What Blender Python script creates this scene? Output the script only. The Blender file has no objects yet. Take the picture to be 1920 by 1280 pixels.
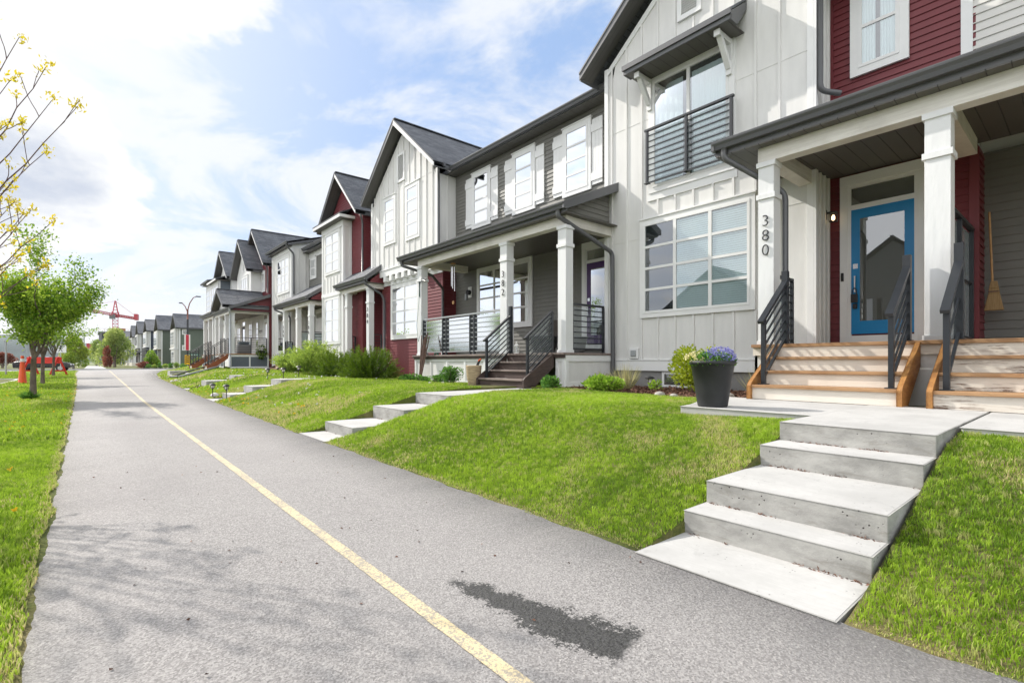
import bpy, math, random
import numpy as np
from mathutils import Vector
random.seed(7); rng = np.random.default_rng(7)
S = bpy.context.scene
COL = S.collection
R = math.radians
# ------------------------------------------------------------------ camera, sky, sun, exposure
cam_d = bpy.data.cameras.new('camera'); cam = bpy.data.objects.new('camera', cam_d); COL.objects.link(cam)
cam.location = (0, 0, 0); cam.rotation_euler = (R(90), 0, R(-40.256))
cam_d.lens = 36 * 933 / 1920; cam_d.sensor_width = 36; cam_d.shift_y = 38 / 1920
cam_d.clip_start = 0.05; cam_d.clip_end = 6000
S.camera = cam
SUN_EL = 36.2; SUN_AZ = -17.4            # degrees, azimuth from +Y towards +X
sun_d = bpy.data.lights.new('sun', 'SUN'); sun = bpy.data.objects.new('sun', sun_d); COL.objects.link(sun)
sun_d.energy = 3.95; sun_d.angle = R(0.6); sun_d.color = (1.0, 0.94, 0.86)
sun.rotation_euler = Vector((1, -3.2, -2.45)).to_track_quat('-Z', 'Y').to_euler()
sun.location = (-10, 30, 25)
S.view_settings.view_transform = 'Standard'; S.view_settings.look = 'None'
S.view_settings.exposure = 0.45; S.view_settings.gamma = 1.0
S.render.engine = 'CYCLES'
S.cycles.max_bounces = 8; S.cycles.transparent_max_bounces = 16; S.cycles.caustics_reflective = False; S.cycles.caustics_refractive = False
S.cycles.sample_clamp_indirect = 4.0
try: S.cycles.use_denoising = True
except Exception: pass

W = bpy.data.worlds.new('World'); S.world = W; W.use_nodes = True
def build_world():
    nt = W.node_tree; nt.nodes.clear(); N = nt.nodes.new; L = nt.links.new
    out = N('ShaderNodeOutputWorld'); bg = N('ShaderNodeBackground'); bg.inputs[1].default_value = 0.15
    L(bg.outputs[0], out.inputs[0])
    sky = N('ShaderNodeTexSky'); sky.sky_type = 'NISHITA'; sky.sun_disc = False
    sky.sun_elevation = R(SUN_EL); sky.sun_rotation = R(SUN_AZ); sky.air_density = 1.0; sky.dust_density = 2.0; sky.ozone_density = 1.0
    tc = N('ShaderNodeTexCoord'); sep = N('ShaderNodeSeparateXYZ'); L(tc.outputs['Generated'], sep.inputs[0])
    def M(op, a, b=None, c=None):
        n = N('ShaderNodeMath'); n.operation = op
        for i, v in enumerate((a, b, c)):
            if v is None: continue
            if isinstance(v, (int, float)): n.inputs[i].default_value = v
            else: L(v, n.inputs[i])
        return n.outputs[0]
    zz = M('ADD', M('MAXIMUM', sep.outputs[2], 0.0), 0.16)
    px = M('DIVIDE', sep.outputs[0], zz); py = M('DIVIDE', sep.outputs[1], zz)
    cb = N('ShaderNodeCombineXYZ'); L(px, cb.inputs[0]); L(py, cb.inputs[1])
    def noise(scale, det, rough, off, dist=0.0):
        mp = N('ShaderNodeMapping'); mp.inputs['Location'].default_value = off; L(cb.outputs[0], mp.inputs[0])
        n = N('ShaderNodeTexNoise'); n.inputs['Scale'].default_value = scale; n.inputs['Detail'].default_value = det
        n.inputs['Roughness'].default_value = rough; n.inputs['Distortion'].default_value = dist; L(mp.outputs[0], n.inputs['Vector'])
        return n.outputs[0]
    def ramp(v, a, b):
        n = N('ShaderNodeMapRange'); n.interpolation_type = 'SMOOTHSTEP'; n.inputs[1].default_value = a; n.inputs[2].default_value = b; L(v, n.inputs[0]); return n.outputs[0]
    big = noise(0.70, 10, 0.60, (3.1, 1.7, 0.3), 0.25)
    wisp = noise(1.3, 7, 0.65, (7.3, 2.2, 1.0), 0.8)
    def lobe(v, a, b):                              # a wide patch of sky around a direction
        l = math.sqrt(sum(q * q for q in v)); d = N('ShaderNodeVectorMath'); d.operation = 'DOT_PRODUCT'; L(tc.outputs['Generated'], d.inputs[0]); d.inputs[1].default_value = [q / l for q in v]; return ramp(d.outputs['Value'], a, b)
    bank = lobe((.02, 1.22, .62), .90, .985)        # the big bank of cloud towards the sun
    gap1 = lobe((.24, 1.09, .40), .955, .995); gap2 = lobe((.62, .86, .62), .93, .995)
    glow = lobe((-.25, .80, .60), .72, 1.0)         # bright air round the sun
    b2 = M('ADD', big, M('MULTIPLY', bank, .125)); b2 = M('SUBTRACT', b2, M('MULTIPLY', gap1, .10)); b2 = M('SUBTRACT', b2, M('MULTIPLY', gap2, .07))
    cum = ramp(b2, 0.49, 0.555)
    thin = M('MULTIPLY', ramp(wisp, 0.37, 0.60), 0.80)
    fac = M('MAXIMUM', cum, thin)
    low = ramp(sep.outputs[2], 0.22, 0.02)          # the air whitens towards the horizon
    fac = M('MAXIMUM', fac, M('MULTIPLY', low, 0.92)); fac = M('MAXIMUM', fac, M('MULTIPLY', glow, .35))
    shade = ramp(b2, 0.62, 0.76)                    # thick cores a little greyer
    mc = N('ShaderNodeMix'); mc.data_type = 'RGBA'; L(shade, mc.inputs['Factor'])
    mc.inputs['A'].default_value = (5.0, 5.05, 5.1, 1); mc.inputs['B'].default_value = (3.1, 3.4, 4.0, 1)
    gain = N('ShaderNodeMix'); gain.data_type = 'RGBA'; gain.inputs['Factor'].default_value = 0.8
    L(sky.outputs[0], gain.inputs['A']); gain.inputs['B'].default_value = (1.9, 2.8, 4.5, 1)
    mx = N('ShaderNodeMix'); mx.data_type = 'RGBA'; L(fac, mx.inputs['Factor'])
    L(gain.outputs['Result'], mx.inputs['A']); L(mc.outputs['Result'], mx.inputs['B'])
    # added unseen cloud behind the camera, brightened to fill the shaded walls
    far = lobe((-.80, -.42, .42), .25, .80); fill_cloud = M('MULTIPLY', far, ramp(noise(1.1, 6, .55, (1.2, 5.1, .4)), .34, .52))
    fr = N('ShaderNodeMix'); fr.data_type = 'RGBA'; L(fill_cloud, fr.inputs['Factor']); L(mx.outputs['Result'], fr.inputs['A']); fr.inputs['B'].default_value = (9.5, 9.6, 9.8, 1)
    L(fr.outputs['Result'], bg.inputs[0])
build_world()

# ------------------------------------------------------------------ materials
MATS = {}
def srgb(h):
    h = h.lstrip('#'); v = [int(h[i:i+2], 16) / 255 for i in (0, 2, 4)]
    return tuple((c / 12.92 if c <= 0.04045 else ((c + 0.055) / 1.055) ** 2.4) for c in v)
class NT:
    def __init__(s, name):
        s.m = bpy.data.materials.new(name); s.m.use_nodes = True; s.t = s.m.node_tree; s.t.nodes.clear()
        s.out = s.t.nodes.new('ShaderNodeOutputMaterial'); MATS[name] = s.m
    def N(s, ty, **kw):
        n = s.t.nodes.new(ty)
        for k, v in kw.items(): setattr(n, k, v)
        return n
    def L(s, a, b): s.t.links.new(a, b)
    def math(s, op, a, b=None):
        n = s.N('ShaderNodeMath', operation=op)
        for i, v in enumerate((a, b)):
            if v is None: continue
            if isinstance(v, (int, float)): n.inputs[i].default_value = v
            else: s.L(v, n.inputs[i])
        return n.outputs[0]
    def noise(s, scale, det=4, rough=.55, vec=None, stretch=None, dist=0):
        tc = s.N('ShaderNodeTexCoord'); v = vec or tc.outputs['Object']
        if stretch:
            mp = s.N('ShaderNodeMapping'); mp.inputs['Scale'].default_value = stretch; s.L(v, mp.inputs[0]); v = mp.outputs[0]
        n = s.N('ShaderNodeTexNoise'); n.inputs['Scale'].default_value = scale; n.inputs['Detail'].default_value = det
        n.inputs['Roughness'].default_value = rough; n.inputs['Distortion'].default_value = dist; s.L(v, n.inputs['Vector']); return n.outputs[0]
    def xyz(s):
        tc = s.N('ShaderNodeTexCoord'); se = s.N('ShaderNodeSeparateXYZ'); s.L(tc.outputs['Object'], se.inputs[0]); return se.outputs
    def rng(s, v, a, b, c=0, d=1, smooth=True):
        n = s.N('ShaderNodeMapRange'); n.interpolation_type = 'SMOOTHSTEP' if smooth else 'LINEAR'
        for i, q in enumerate((a, b, c, d)): n.inputs[i+1].default_value = q
        s.L(v, n.inputs[0]); return n.outputs[0]
    def mix(s, f, a, b):
        n = s.N('ShaderNodeMix', data_type='RGBA')
        for k, v in (('Factor', f), ('A', a), ('B', b)):
            if isinstance(v, (int, float)): n.inputs[k].default_value = v
            elif isinstance(v, tuple): n.inputs[k].default_value = (*v[:3], 1)
            else: s.L(v, n.inputs[k])
        return n.outputs['Result']
    def bsdf(s, color, rough=.6, bump=None, bstr=.2, bdist=.01, metal=0, spec=.5, trans=None):
        b = s.N('ShaderNodeBsdfPrincipled')
        for k, v in (('Base Color', color), ('Roughness', rough), ('Metallic', metal), ('Specular IOR Level', spec)):
            if isinstance(v, (int, float)): b.inputs[k].default_value = v
            elif isinstance(v, tuple): b.inputs[k].default_value = (*v[:3], 1)
            else: s.L(v, b.inputs[k])
        if bump is not None:
            bn = s.N('ShaderNodeBump'); bn.inputs['Strength'].default_value = bstr; bn.inputs['Distance'].default_value = bdist
            s.L(bump, bn.inputs['Height']); s.L(bn.outputs[0], b.inputs['Normal'])
        s.L(b.outputs[0], s.out.inputs[0]); return b
def mul(c, k): return tuple(min(1, x * k) for x in c)
def mat(name, c, rough=.6, var=.12, scale=3, bump=.0, bscale=60, metal=0, spec=.4, stretch=None):
    t = NT(name)
    f = t.noise(scale, 5, .6, stretch=stretch)
    col = t.mix(t.rng(f, .3, .7), mul(c, 1 - var), mul(c, 1 + var))
    bp = t.noise(bscale, 3, stretch=stretch) if bump else None
    t.bsdf(col, rough, bp, bump, .01, metal, spec); return t.m
mat('off_white_panel', (.675, .672, .655), .75, .055, 2.2, .06, 90, stretch=(1.6, 1.6, .35))
mat('white_trim', (.74, .745, .74), .6, .03, 2, .05, 60)
mat('white_wood', (.69, .70, .705), .6, .04, 2, .5, 14, stretch=(1, 1, .22))
mat('white_vinyl', (.74, .74, .725), .5, .03, 1)
mat('pale_grey_siding', (.60, .59, .56), .55, .04, 1)
mat('grey_siding', (.185, .182, .165), .6, .05, 1.5)
mat('red_siding', (.155, .028, .034), .5, .06, 1.5)
mat('green_siding', (.105, .13, .10), .6, .05, .6)
mat('navy_siding', (.035, .045, .07), .6, .05, .6)
mat('slate_panel', (.10, .12, .14), .6, .05, 1)
mat('tan_siding', (.28, .19, .10), .6, .05, 1)
mat('dark_metal', (.092, .094, .10), .38, .04, 2, spec=.5)
mat('fascia_metal', (.10, .102, .108), .4, .04, 2, spec=.5)
mat('black_metal', (.018, .021, .026), .38, .1, 6, spec=.5)
mat('sky_lit_rail', (.34, .36, .37), .35, .06, 5, spec=.6)  # sky reflection on the rail metal, put into its pale base colour
mat('black_plastic', (.012, .012, .013), .45, .1, 6)
mat('chrome', (.55, .55, .56), .2, .03, 4, metal=1)
mat('galvanised', (.42, .44, .45), .4, .08, 6, metal=.6)
mat('purple_paint', (.055, .015, .10), .35, .04, 3)
mat('blue_paint', (.004, .20, .46), .35, .04, 3)
mat('white_door', (.72, .72, .73), .4, .03, 3)
mat('planter_grey', (.028, .029, .032), .55, .18, 5, .15, 120)
mat('terracotta_pale', (.40, .31, .20), .75, .22, 9, .3, 40, stretch=(1, 1, 4))
mat('lantern_white', (.75, .74, .70), .5, .05, 5)
mat('bamboo', (.45, .25, .10), .5, .15, 8)
mat('stake_wood', (.10, .055, .04), .7, .3, 12, .3, 60)
mat('bark', (.16, .125, .10), .9, .35, 9, .8, 40, stretch=(1, 1, .3))
mat('twig', (.14, .085, .085), .8, .25, 20)
mat('rubble', (.35, .33, .30), .9, .3, 14, .5, 30)
mat('rock_white', (.62, .60, .57), .85, .2, 8, .4, 25)
mat('hose_green', (.01, .12, .07), .4, .1, 8)
mat('orange_plastic', (.75, .10, .02), .5, .06, 4)
mat('red_paint', (.68, .035, .02), .5, .08, 4)
mat('crane_red', (.50, .05, .07), .5, .08, .3)
mat('car_black', (.012, .012, .014), .2, .05, 2, spec=.7)
mat('tyre', (.02, .02, .02), .9, .1, 5)
mat('banner_white', (.78, .76, .75), .7, .04, 3)
mat('banner_red', (.50, .03, .06), .7, .05, 3)
mat('sign_yellow', (.80, .45, .01), .5, .04, 3)
mat('sign_green', (.01, .25, .18), .5, .04, 3)
mat('sign_white', (.8, .8, .8), .5, .03, 3)
mat('brown_steel', (.20, .075, .05), .5, .08, 3)
mat('rust_wood', (.26, .08, .03), .7, .15, 3)
mat('curtain', (.70, .75, .77), .9, .06, 6, stretch=(9, 9, .3))
mat('blind_white', (.62, .68, .70), .8, .03, 3)
mat('interior_dark', (.03, .032, .034), .9, .2, 2)
mat('hill_green', (.055, .085, .075), 1.0, .35, .01)
mat('field', (.16, .19, .085), 1.0, .4, .05)
mat('kerb_concrete', (.46, .455, .44), .85, .06, 3, .2, 80)
mat('building_concrete', (.22, .225, .23), .9, .12, .4)
mat('plywood', (.45, .22, .09), .8, .12, .8)
mat('patio_brown', (.055, .043, .036), .6, .1, 8)
def wood(name, c, c2, stretch, sc=6):
    t = NT(name)
    g = t.noise(sc, 6, .7, stretch=stretch, dist=.6); k = t.noise(2.2, 3)
    col = t.mix(t.rng(g, .35, .68), c, c2); col = t.mix(t.rng(k, .45, .75, 0, .5), col, mul(c2, .8))
    t.bsdf(col, .62, g, .35, .006)
wood('stained_cedar', (.42, .25, .125), (.27, .14, .06), (2, .35, 4))
wood('stringer_wood', (.38, .185, .05), (.24, .10, .025), (.6, 3, 3))
wood('brown_stain', (.075, .05, .042), (.045, .03, .026), (1, .4, 4))
wood('brown_tread', (.26, .21, .185), (.15, .115, .10), (3, .3, 3))
wood('cream_paint', (.74, .69, .61), (.70, .645, .565), (1, .25, 5))
wood('broom_straw', (.34, .22, .09), (.22, .13, .05), (9, 9, .5), 9)
wood('beam_white', (.72, .70, .65), (.60, .575, .525), (.3, .3, 5), 5)
def weathered():
    t = NT('weathered_paint')
    g = t.noise(7, 6, .75, stretch=(1, .22, 3.4), dist=1.4); p = t.noise(2.4, 5, .6, stretch=(1, .6, 2))
    m = t.math('MULTIPLY', t.rng(g, .50, .60), t.rng(p, .46, .60))
    col = t.mix(t.rng(g, .3, .7), (.70, .655, .58), (.60, .55, .48)); col = t.mix(m, col, (.17, .11, .08))
    t.bsdf(col, .75, g, .4, .006)
weathered()
def concrete(name, c):
    t = NT(name)
    a = t.noise(1.6, 6, .6); b = t.noise(26, 4, .7); v = t.N('ShaderNodeTexVoronoi'); v.inputs['Scale'].default_value = 34
    tc = t.N('ShaderNodeTexCoord'); t.L(tc.outputs['Object'], v.inputs['Vector'])
    pit = t.rng(v.outputs['Distance'], .07, .16, 1, 0)
    pit = t.math('MULTIPLY', pit, t.rng(t.noise(5, 2), .50, .62))
    w = t.noise(4.5, 7, .72, dist=1.2); br = t.noise(70, 2, .5, stretch=(1, .06, 1))
    col = t.mix(t.rng(a, .32, .7), mul(c, 1.04), mul(c, .80)); col = t.mix(t.rng(w, .56, .66, 0, .40), col, mul(c, .62)); col = t.mix(t.rng(br, .35, .7, 0, .22), col, mul(c, .75)); col = t.mix(t.rng(b, .3, .7, 0, .25), col, mul(c, .8)); col = t.mix(pit, col, mul(c, .3))
    t.bsdf(col, .85, t.math('SUBTRACT', t.math('MULTIPLY', b, .25), pit), .5, .006)
concrete('step_concrete', (.50, .495, .48)); concrete('foundation', (.27, .265, .26))
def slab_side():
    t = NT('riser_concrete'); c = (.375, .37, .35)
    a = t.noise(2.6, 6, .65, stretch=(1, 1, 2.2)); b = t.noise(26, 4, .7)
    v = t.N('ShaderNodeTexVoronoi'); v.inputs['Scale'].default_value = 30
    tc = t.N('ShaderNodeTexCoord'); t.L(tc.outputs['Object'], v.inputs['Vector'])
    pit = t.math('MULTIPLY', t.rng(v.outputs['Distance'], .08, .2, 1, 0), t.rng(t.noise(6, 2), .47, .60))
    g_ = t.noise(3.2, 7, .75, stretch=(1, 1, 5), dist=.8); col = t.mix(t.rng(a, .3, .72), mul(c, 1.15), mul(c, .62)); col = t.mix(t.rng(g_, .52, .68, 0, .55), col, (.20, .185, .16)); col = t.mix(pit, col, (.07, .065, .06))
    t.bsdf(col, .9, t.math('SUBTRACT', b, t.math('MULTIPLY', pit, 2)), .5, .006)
slab_side()
def shingles(name, axis):
    t = NT(name); x, y, z = t.xyz()
    cb = t.N('ShaderNodeCombineXYZ'); t.L(x if axis == 'x' else y, cb.inputs[0]); t.L(t.math('MULTIPLY', z, 1.55 if axis == 'x' else 2.4), cb.inputs[1])
    b = t.N('ShaderNodeTexBrick'); b.offset = .37; b.inputs['Scale'].default_value = 1; b.inputs['Brick Width'].default_value = .27; b.inputs['Row Height'].default_value = .14
    b.inputs['Mortar Size'].default_value = .008; b.inputs['Color1'].default_value = (.075, .083, .098, 1); b.inputs['Color2'].default_value = (.17, .18, .20, 1); b.inputs['Mortar'].default_value = (.03, .033, .04, 1)
    t.L(cb.outputs[0], b.inputs['Vector'])
    n = t.noise(160, 2); big = t.noise(1.1, 3)
    col = t.mix(t.rng(n, .35, .7, 0, .5), b.outputs['Color'], (.15, .155, .165)); col = t.mix(t.rng(big, .4, .7, 0, .3), col, (.075, .075, .085))
    t.bsdf(col, .85, t.math('SUBTRACT', n, b.outputs['Fac']), .6, .01)
shingles('shingle_x', 'x'); shingles('shingle_y', 'y')
def soffit(name, c, axis, pitch):
    t = NT(name); x, y, z = t.xyz(); v = x if axis == 'x' else y
    fr = t.math('FRACT', t.math('DIVIDE', t.math('ADD', v, 100.0), pitch))
    g = t.math('MULTIPLY', t.rng(fr, .0, .05, 0, 1), t.rng(fr, 1, .95, 0, 1))
    col = t.mix(g, mul(c, .2), c); t.bsdf(col, .5, g, .6, .01)
soffit('soffit_dark', (.098, .093, .084), 'y', .2); soffit('soffit_x', (.095, .092, .088), 'x', .115)
def asphalt():
    t = NT('asphalt'); x, y, z = t.xyz()
    n1 = t.noise(190, 4, .8); n2 = t.noise(330, 2, .7); n3 = t.noise(1.1, 5, .6); n4 = t.noise(.35, 3)
    v = t.N('ShaderNodeTexVoronoi'); v.inputs['Scale'].default_value = 90; tc = t.N('ShaderNodeTexCoord'); t.L(tc.outputs['Object'], v.inputs['Vector'])
    vc = t.N('ShaderNodeTexVoronoi'); vc.inputs['Scale'].default_value = 150; t.L(tc.outputs['Object'], vc.inputs['Vector']); sc_ = t.N('ShaderNodeSeparateColor'); t.L(vc.outputs['Color'], sc_.inputs[0])
    v2 = t.N('ShaderNodeTexVoronoi'); v2.inputs['Scale'].default_value = 47; t.L(tc.outputs['Object'], v2.inputs['Vector']); s2 = t.N('ShaderNodeSeparateColor'); t.L(v2.outputs['Color'], s2.inputs[0])
    c = t.mix(sc_.outputs[0], (.19, .18, .176), (.385, .37, .36)); c = t.mix(t.rng(n3, .35, .7, 0, .30), c, (.34, .325, .315)); c = t.mix(t.rng(n4, .42, .62, 0, .35), c, (.225, .212, .21))
    c = t.mix(t.rng(sc_.outputs[1], .90, .93, 0, .5), c, (.50, .48, .46)); c = t.mix(t.rng(n1, .30, .38, .6, 0), c, (.09, .085, .084))
    # the damp patch left on the asphalt: an elongated stain with a ragged edge
    nn = t.noise(9, 8, .78)
    ax, ay, bx, by = 1.33, 2.01, 1.50, 1.13
    dx, dy = bx - ax, by - ay; ln = math.hypot(dx, dy)
    u = t.math('DIVIDE', t.math('ADD', t.math('MULTIPLY', t.math('SUBTRACT', x, ax), dx / ln), t.math('MULTIPLY', t.math('SUBTRACT', y, ay), dy / ln)), ln)
    w = t.math('ABSOLUTE', t.math('ADD', t.math('MULTIPLY', t.math('SUBTRACT', x, ax), -dy / ln), t.math('MULTIPLY', t.math('SUBTRACT', y, ay), dx / ln)))
    half = t.math('ADD', t.math('MULTIPLY', u, .085), .045)
    half = t.math('MULTIPLY', half, t.rng(nn, .32, .68, .1, 1.9, False))
    ins = t.rng(t.math('ADD', t.math('SUBTRACT', half, w), t.math('MULTIPLY', t.math('SUBTRACT', sc_.outputs[2], .5), .045)), -.005, .008)
    ins = t.math('MULTIPLY', ins, t.rng(t.math('ADD', u, t.math('MULTIPLY', nn, .12)), .02, .08)); ins = t.math('MULTIPLY', ins, t.rng(t.math('ADD', u, t.math('MULTIPLY', nn, .2)), 1.14, 1.10))
    c = t.mix(t.math('MULTIPLY', ins, .97), c, t.mix(sc_.outputs[0], (.010, .010, .011), (.062, .061, .062)))
    h = t.math('ADD', n1, t.math('MULTIPLY', v.outputs['Distance'], .6))
    t.bsdf(c, t.rng(ins, 0, 1, .92, .55), h, .8, .005)
asphalt()
mat('road_asphalt', (.30, .29, .29), .9, .1, 2, .2, 80)
def linepaint():
    t = NT('line_paint'); n = t.noise(95, 3, .7); b = t.noise(6, 4)
    w = t.rng(t.math('ADD', n, t.math('MULTIPLY', b, .35)), .60, .74)
    c = t.mix(w, (.64, .53, .32), (.33, .30, .25)); t.bsdf(c, .8, n, .6, .005)
linepaint()
def mulch():
    t = NT('mulch'); n = t.noise(38, 4, .7, stretch=(1, 2.2, 1)); b = t.noise(9, 3)
    t.bsdf(t.mix(t.rng(n, .35, .66), (.045, .022, .016), (.20, .105, .07)), .95, n, 1.0, .04)
mulch()
def soil():
    t = NT('lawn_soil'); a = t.noise(1.3, 5, .6); n = t.noise(60, 4, .7); d = t.noise(.6, 4)
    c = t.mix(t.rng(n, .3, .7), (.05, .075, .01), (.13, .15, .02)); c = t.mix(t.rng(a, .48, .64, 0, .7), c, (.24, .19, .09))
    t.bsdf(c, 1, n, .9, .03)
soil()
def leafmat(name, c1, c2, trans=.35, rough=.5):
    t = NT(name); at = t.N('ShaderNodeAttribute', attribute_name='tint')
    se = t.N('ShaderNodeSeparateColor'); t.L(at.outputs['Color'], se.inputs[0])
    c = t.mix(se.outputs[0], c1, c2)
    b = t.N('ShaderNodeBsdfPrincipled'); t.L(c, b.inputs['Base Color']); b.inputs['Roughness'].default_value = rough; b.inputs['Specular IOR Level'].default_value = .3
    tr = t.N('ShaderNodeBsdfTranslucent'); t.L(c, tr.inputs[0]); m = t.N('ShaderNodeMixShader'); m.inputs[0].default_value = trans
    t.L(b.outputs[0], m.inputs[1]); t.L(tr.outputs[0], m.inputs[2]); t.L(m.outputs[0], t.out.inputs[0])
def grassmat():
    t = NT('grass_blade'); at = t.N('ShaderNodeAttribute', attribute_name='tint'); se = t.N('ShaderNodeSeparateColor'); t.L(at.outputs['Color'], se.inputs[0])
    c = t.mix(se.outputs[0], (.12, .245, .006), (.44, .63, .045)); c = t.mix(se.outputs[1], c, (.66, .56, .30))
    b = t.N('ShaderNodeBsdfPrincipled'); t.L(c, b.inputs['Base Color']); b.inputs['Roughness'].default_value = .55; b.inputs['Specular IOR Level'].default_value = .25
    tr = t.N('ShaderNodeBsdfTranslucent'); t.L(c, tr.inputs[0]); m = t.N('ShaderNodeMixShader'); m.inputs[0].default_value = .42
    t.L(b.outputs[0], m.inputs[1]); t.L(tr.outputs[0], m.inputs[2]); t.L(m.outputs[0], t.out.inputs[0])
grassmat()
leafmat('tree_leaf', (.08, .20, .008), (.42, .58, .06), .45)
leafmat('bud_leaf', (0.546, 0.468, 0.0195), (0.806, 0.65, 0.039), .5)
leafmat('shrub_leaf', (0.117, 0.234, 0.0195), (0.494, 0.624, 0.117), .45)
leafmat('juniper_leaf', (.045, .11, .008), (.18, .27, .02), .3)
leafmat('boxwood_leaf', (.17, .25, .012), (.44, .50, .03), .4)
leafmat('hosta_leaf', (0.0455, 0.143, 0.026), (0.195, 0.39, 0.0585), .35)
leafmat('bright_leaf', (0.156, 0.312, 0.0195), (0.416, 0.598, 0.078), .4)
leafmat('petal_blue', (0.16, 0.16, 0.46), (0.42, 0.42, 0.76), .3)
leafmat('petal_cream', (0.7, 0.62, 0.2), (0.8, 0.76, 0.5), .3)
leafmat('petal_yellow', (0.75, 0.45, 0.01), (0.85, 0.6, 0.02), .2)
leafmat('dry_grass', (0.286, 0.286, 0.104), (0.65, 0.598, 0.338), .3)
leafmat('red_leaf', (0.208, 0.065, 0.039), (0.39, 0.13, 0.078), .3)
leafmat('willow_leaf', (.20, .32, .05), (.62, .68, .22), .45)
leafmat('gold_leaf', (.16, .30, .03), (.48, .52, .06), .4)
leafmat('bark_chip', (0.05, 0.024, 0.018), (0.26, 0.14, 0.095), .0, .9)
leafmat('white_bloom', (0.8, 0.8, 0.78), (0.8, 0.8, 0.76), .2)
def glass(name, tint, rough, reflect_min=.06, op=.0, opc=(0, 0, 0)):
    t = NT(name); fr = t.N('ShaderNodeFresnel'); fr.inputs[0].default_value = 1.5
    f = t.rng(fr.outputs[0], 0, 1, reflect_min, 1, False)
    tr = t.N('ShaderNodeBsdfTransparent'); tr.inputs[0].default_value = (*tint, 1)
    gl = t.N('ShaderNodeBsdfGlossy'); gl.inputs['Roughness'].default_value = rough; gl.inputs['Color'].default_value = (.95, .97, 1, 1)
    n = t.noise(1.6, 2); bn = t.N('ShaderNodeBump'); bn.inputs['Strength'].default_value = .012; bn.inputs['Distance'].default_value = .02; t.L(n, bn.inputs['Height']); t.L(bn.outputs[0], gl.inputs['Normal'])
    base = tr.outputs[0]
    if op:
        d = t.N('ShaderNodeBsdfDiffuse'); d.inputs[0].default_value = (*opc, 1); mm = t.N('ShaderNodeMixShader'); mm.inputs[0].default_value = op
        t.L(tr.outputs[0], mm.inputs[1]); t.L(d.outputs[0], mm.inputs[2]); base = mm.outputs[0]
    m = t.N('ShaderNodeMixShader'); t.L(f, m.inputs[0]); t.L(base, m.inputs[1]); t.L(gl.outputs[0], m.inputs[2]); t.L(m.outputs[0], t.out.inputs[0])
glass('window_glass', (.80, .88, .88), .0, .15)
glass('door_glass', (.55, .60, .58), .0, .16, .55, (.16, .17, .15))
glass('rail_glass', (.93, .97, .97), .02, .06, .10, (.55, .68, .70))
glass('frosted_glass', (.80, .90, .90), .10, .10, .58, (.55, .68, .70))
def emit(name, c, k):
    t = NT(name); e = t.N('ShaderNodeEmission'); e.inputs[0].default_value = (*c, 1); e.inputs[1].default_value = k; t.L(e.outputs[0], t.out.inputs[0])
emit('lamp_glow', (1, .72, .38), 3.2)

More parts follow.
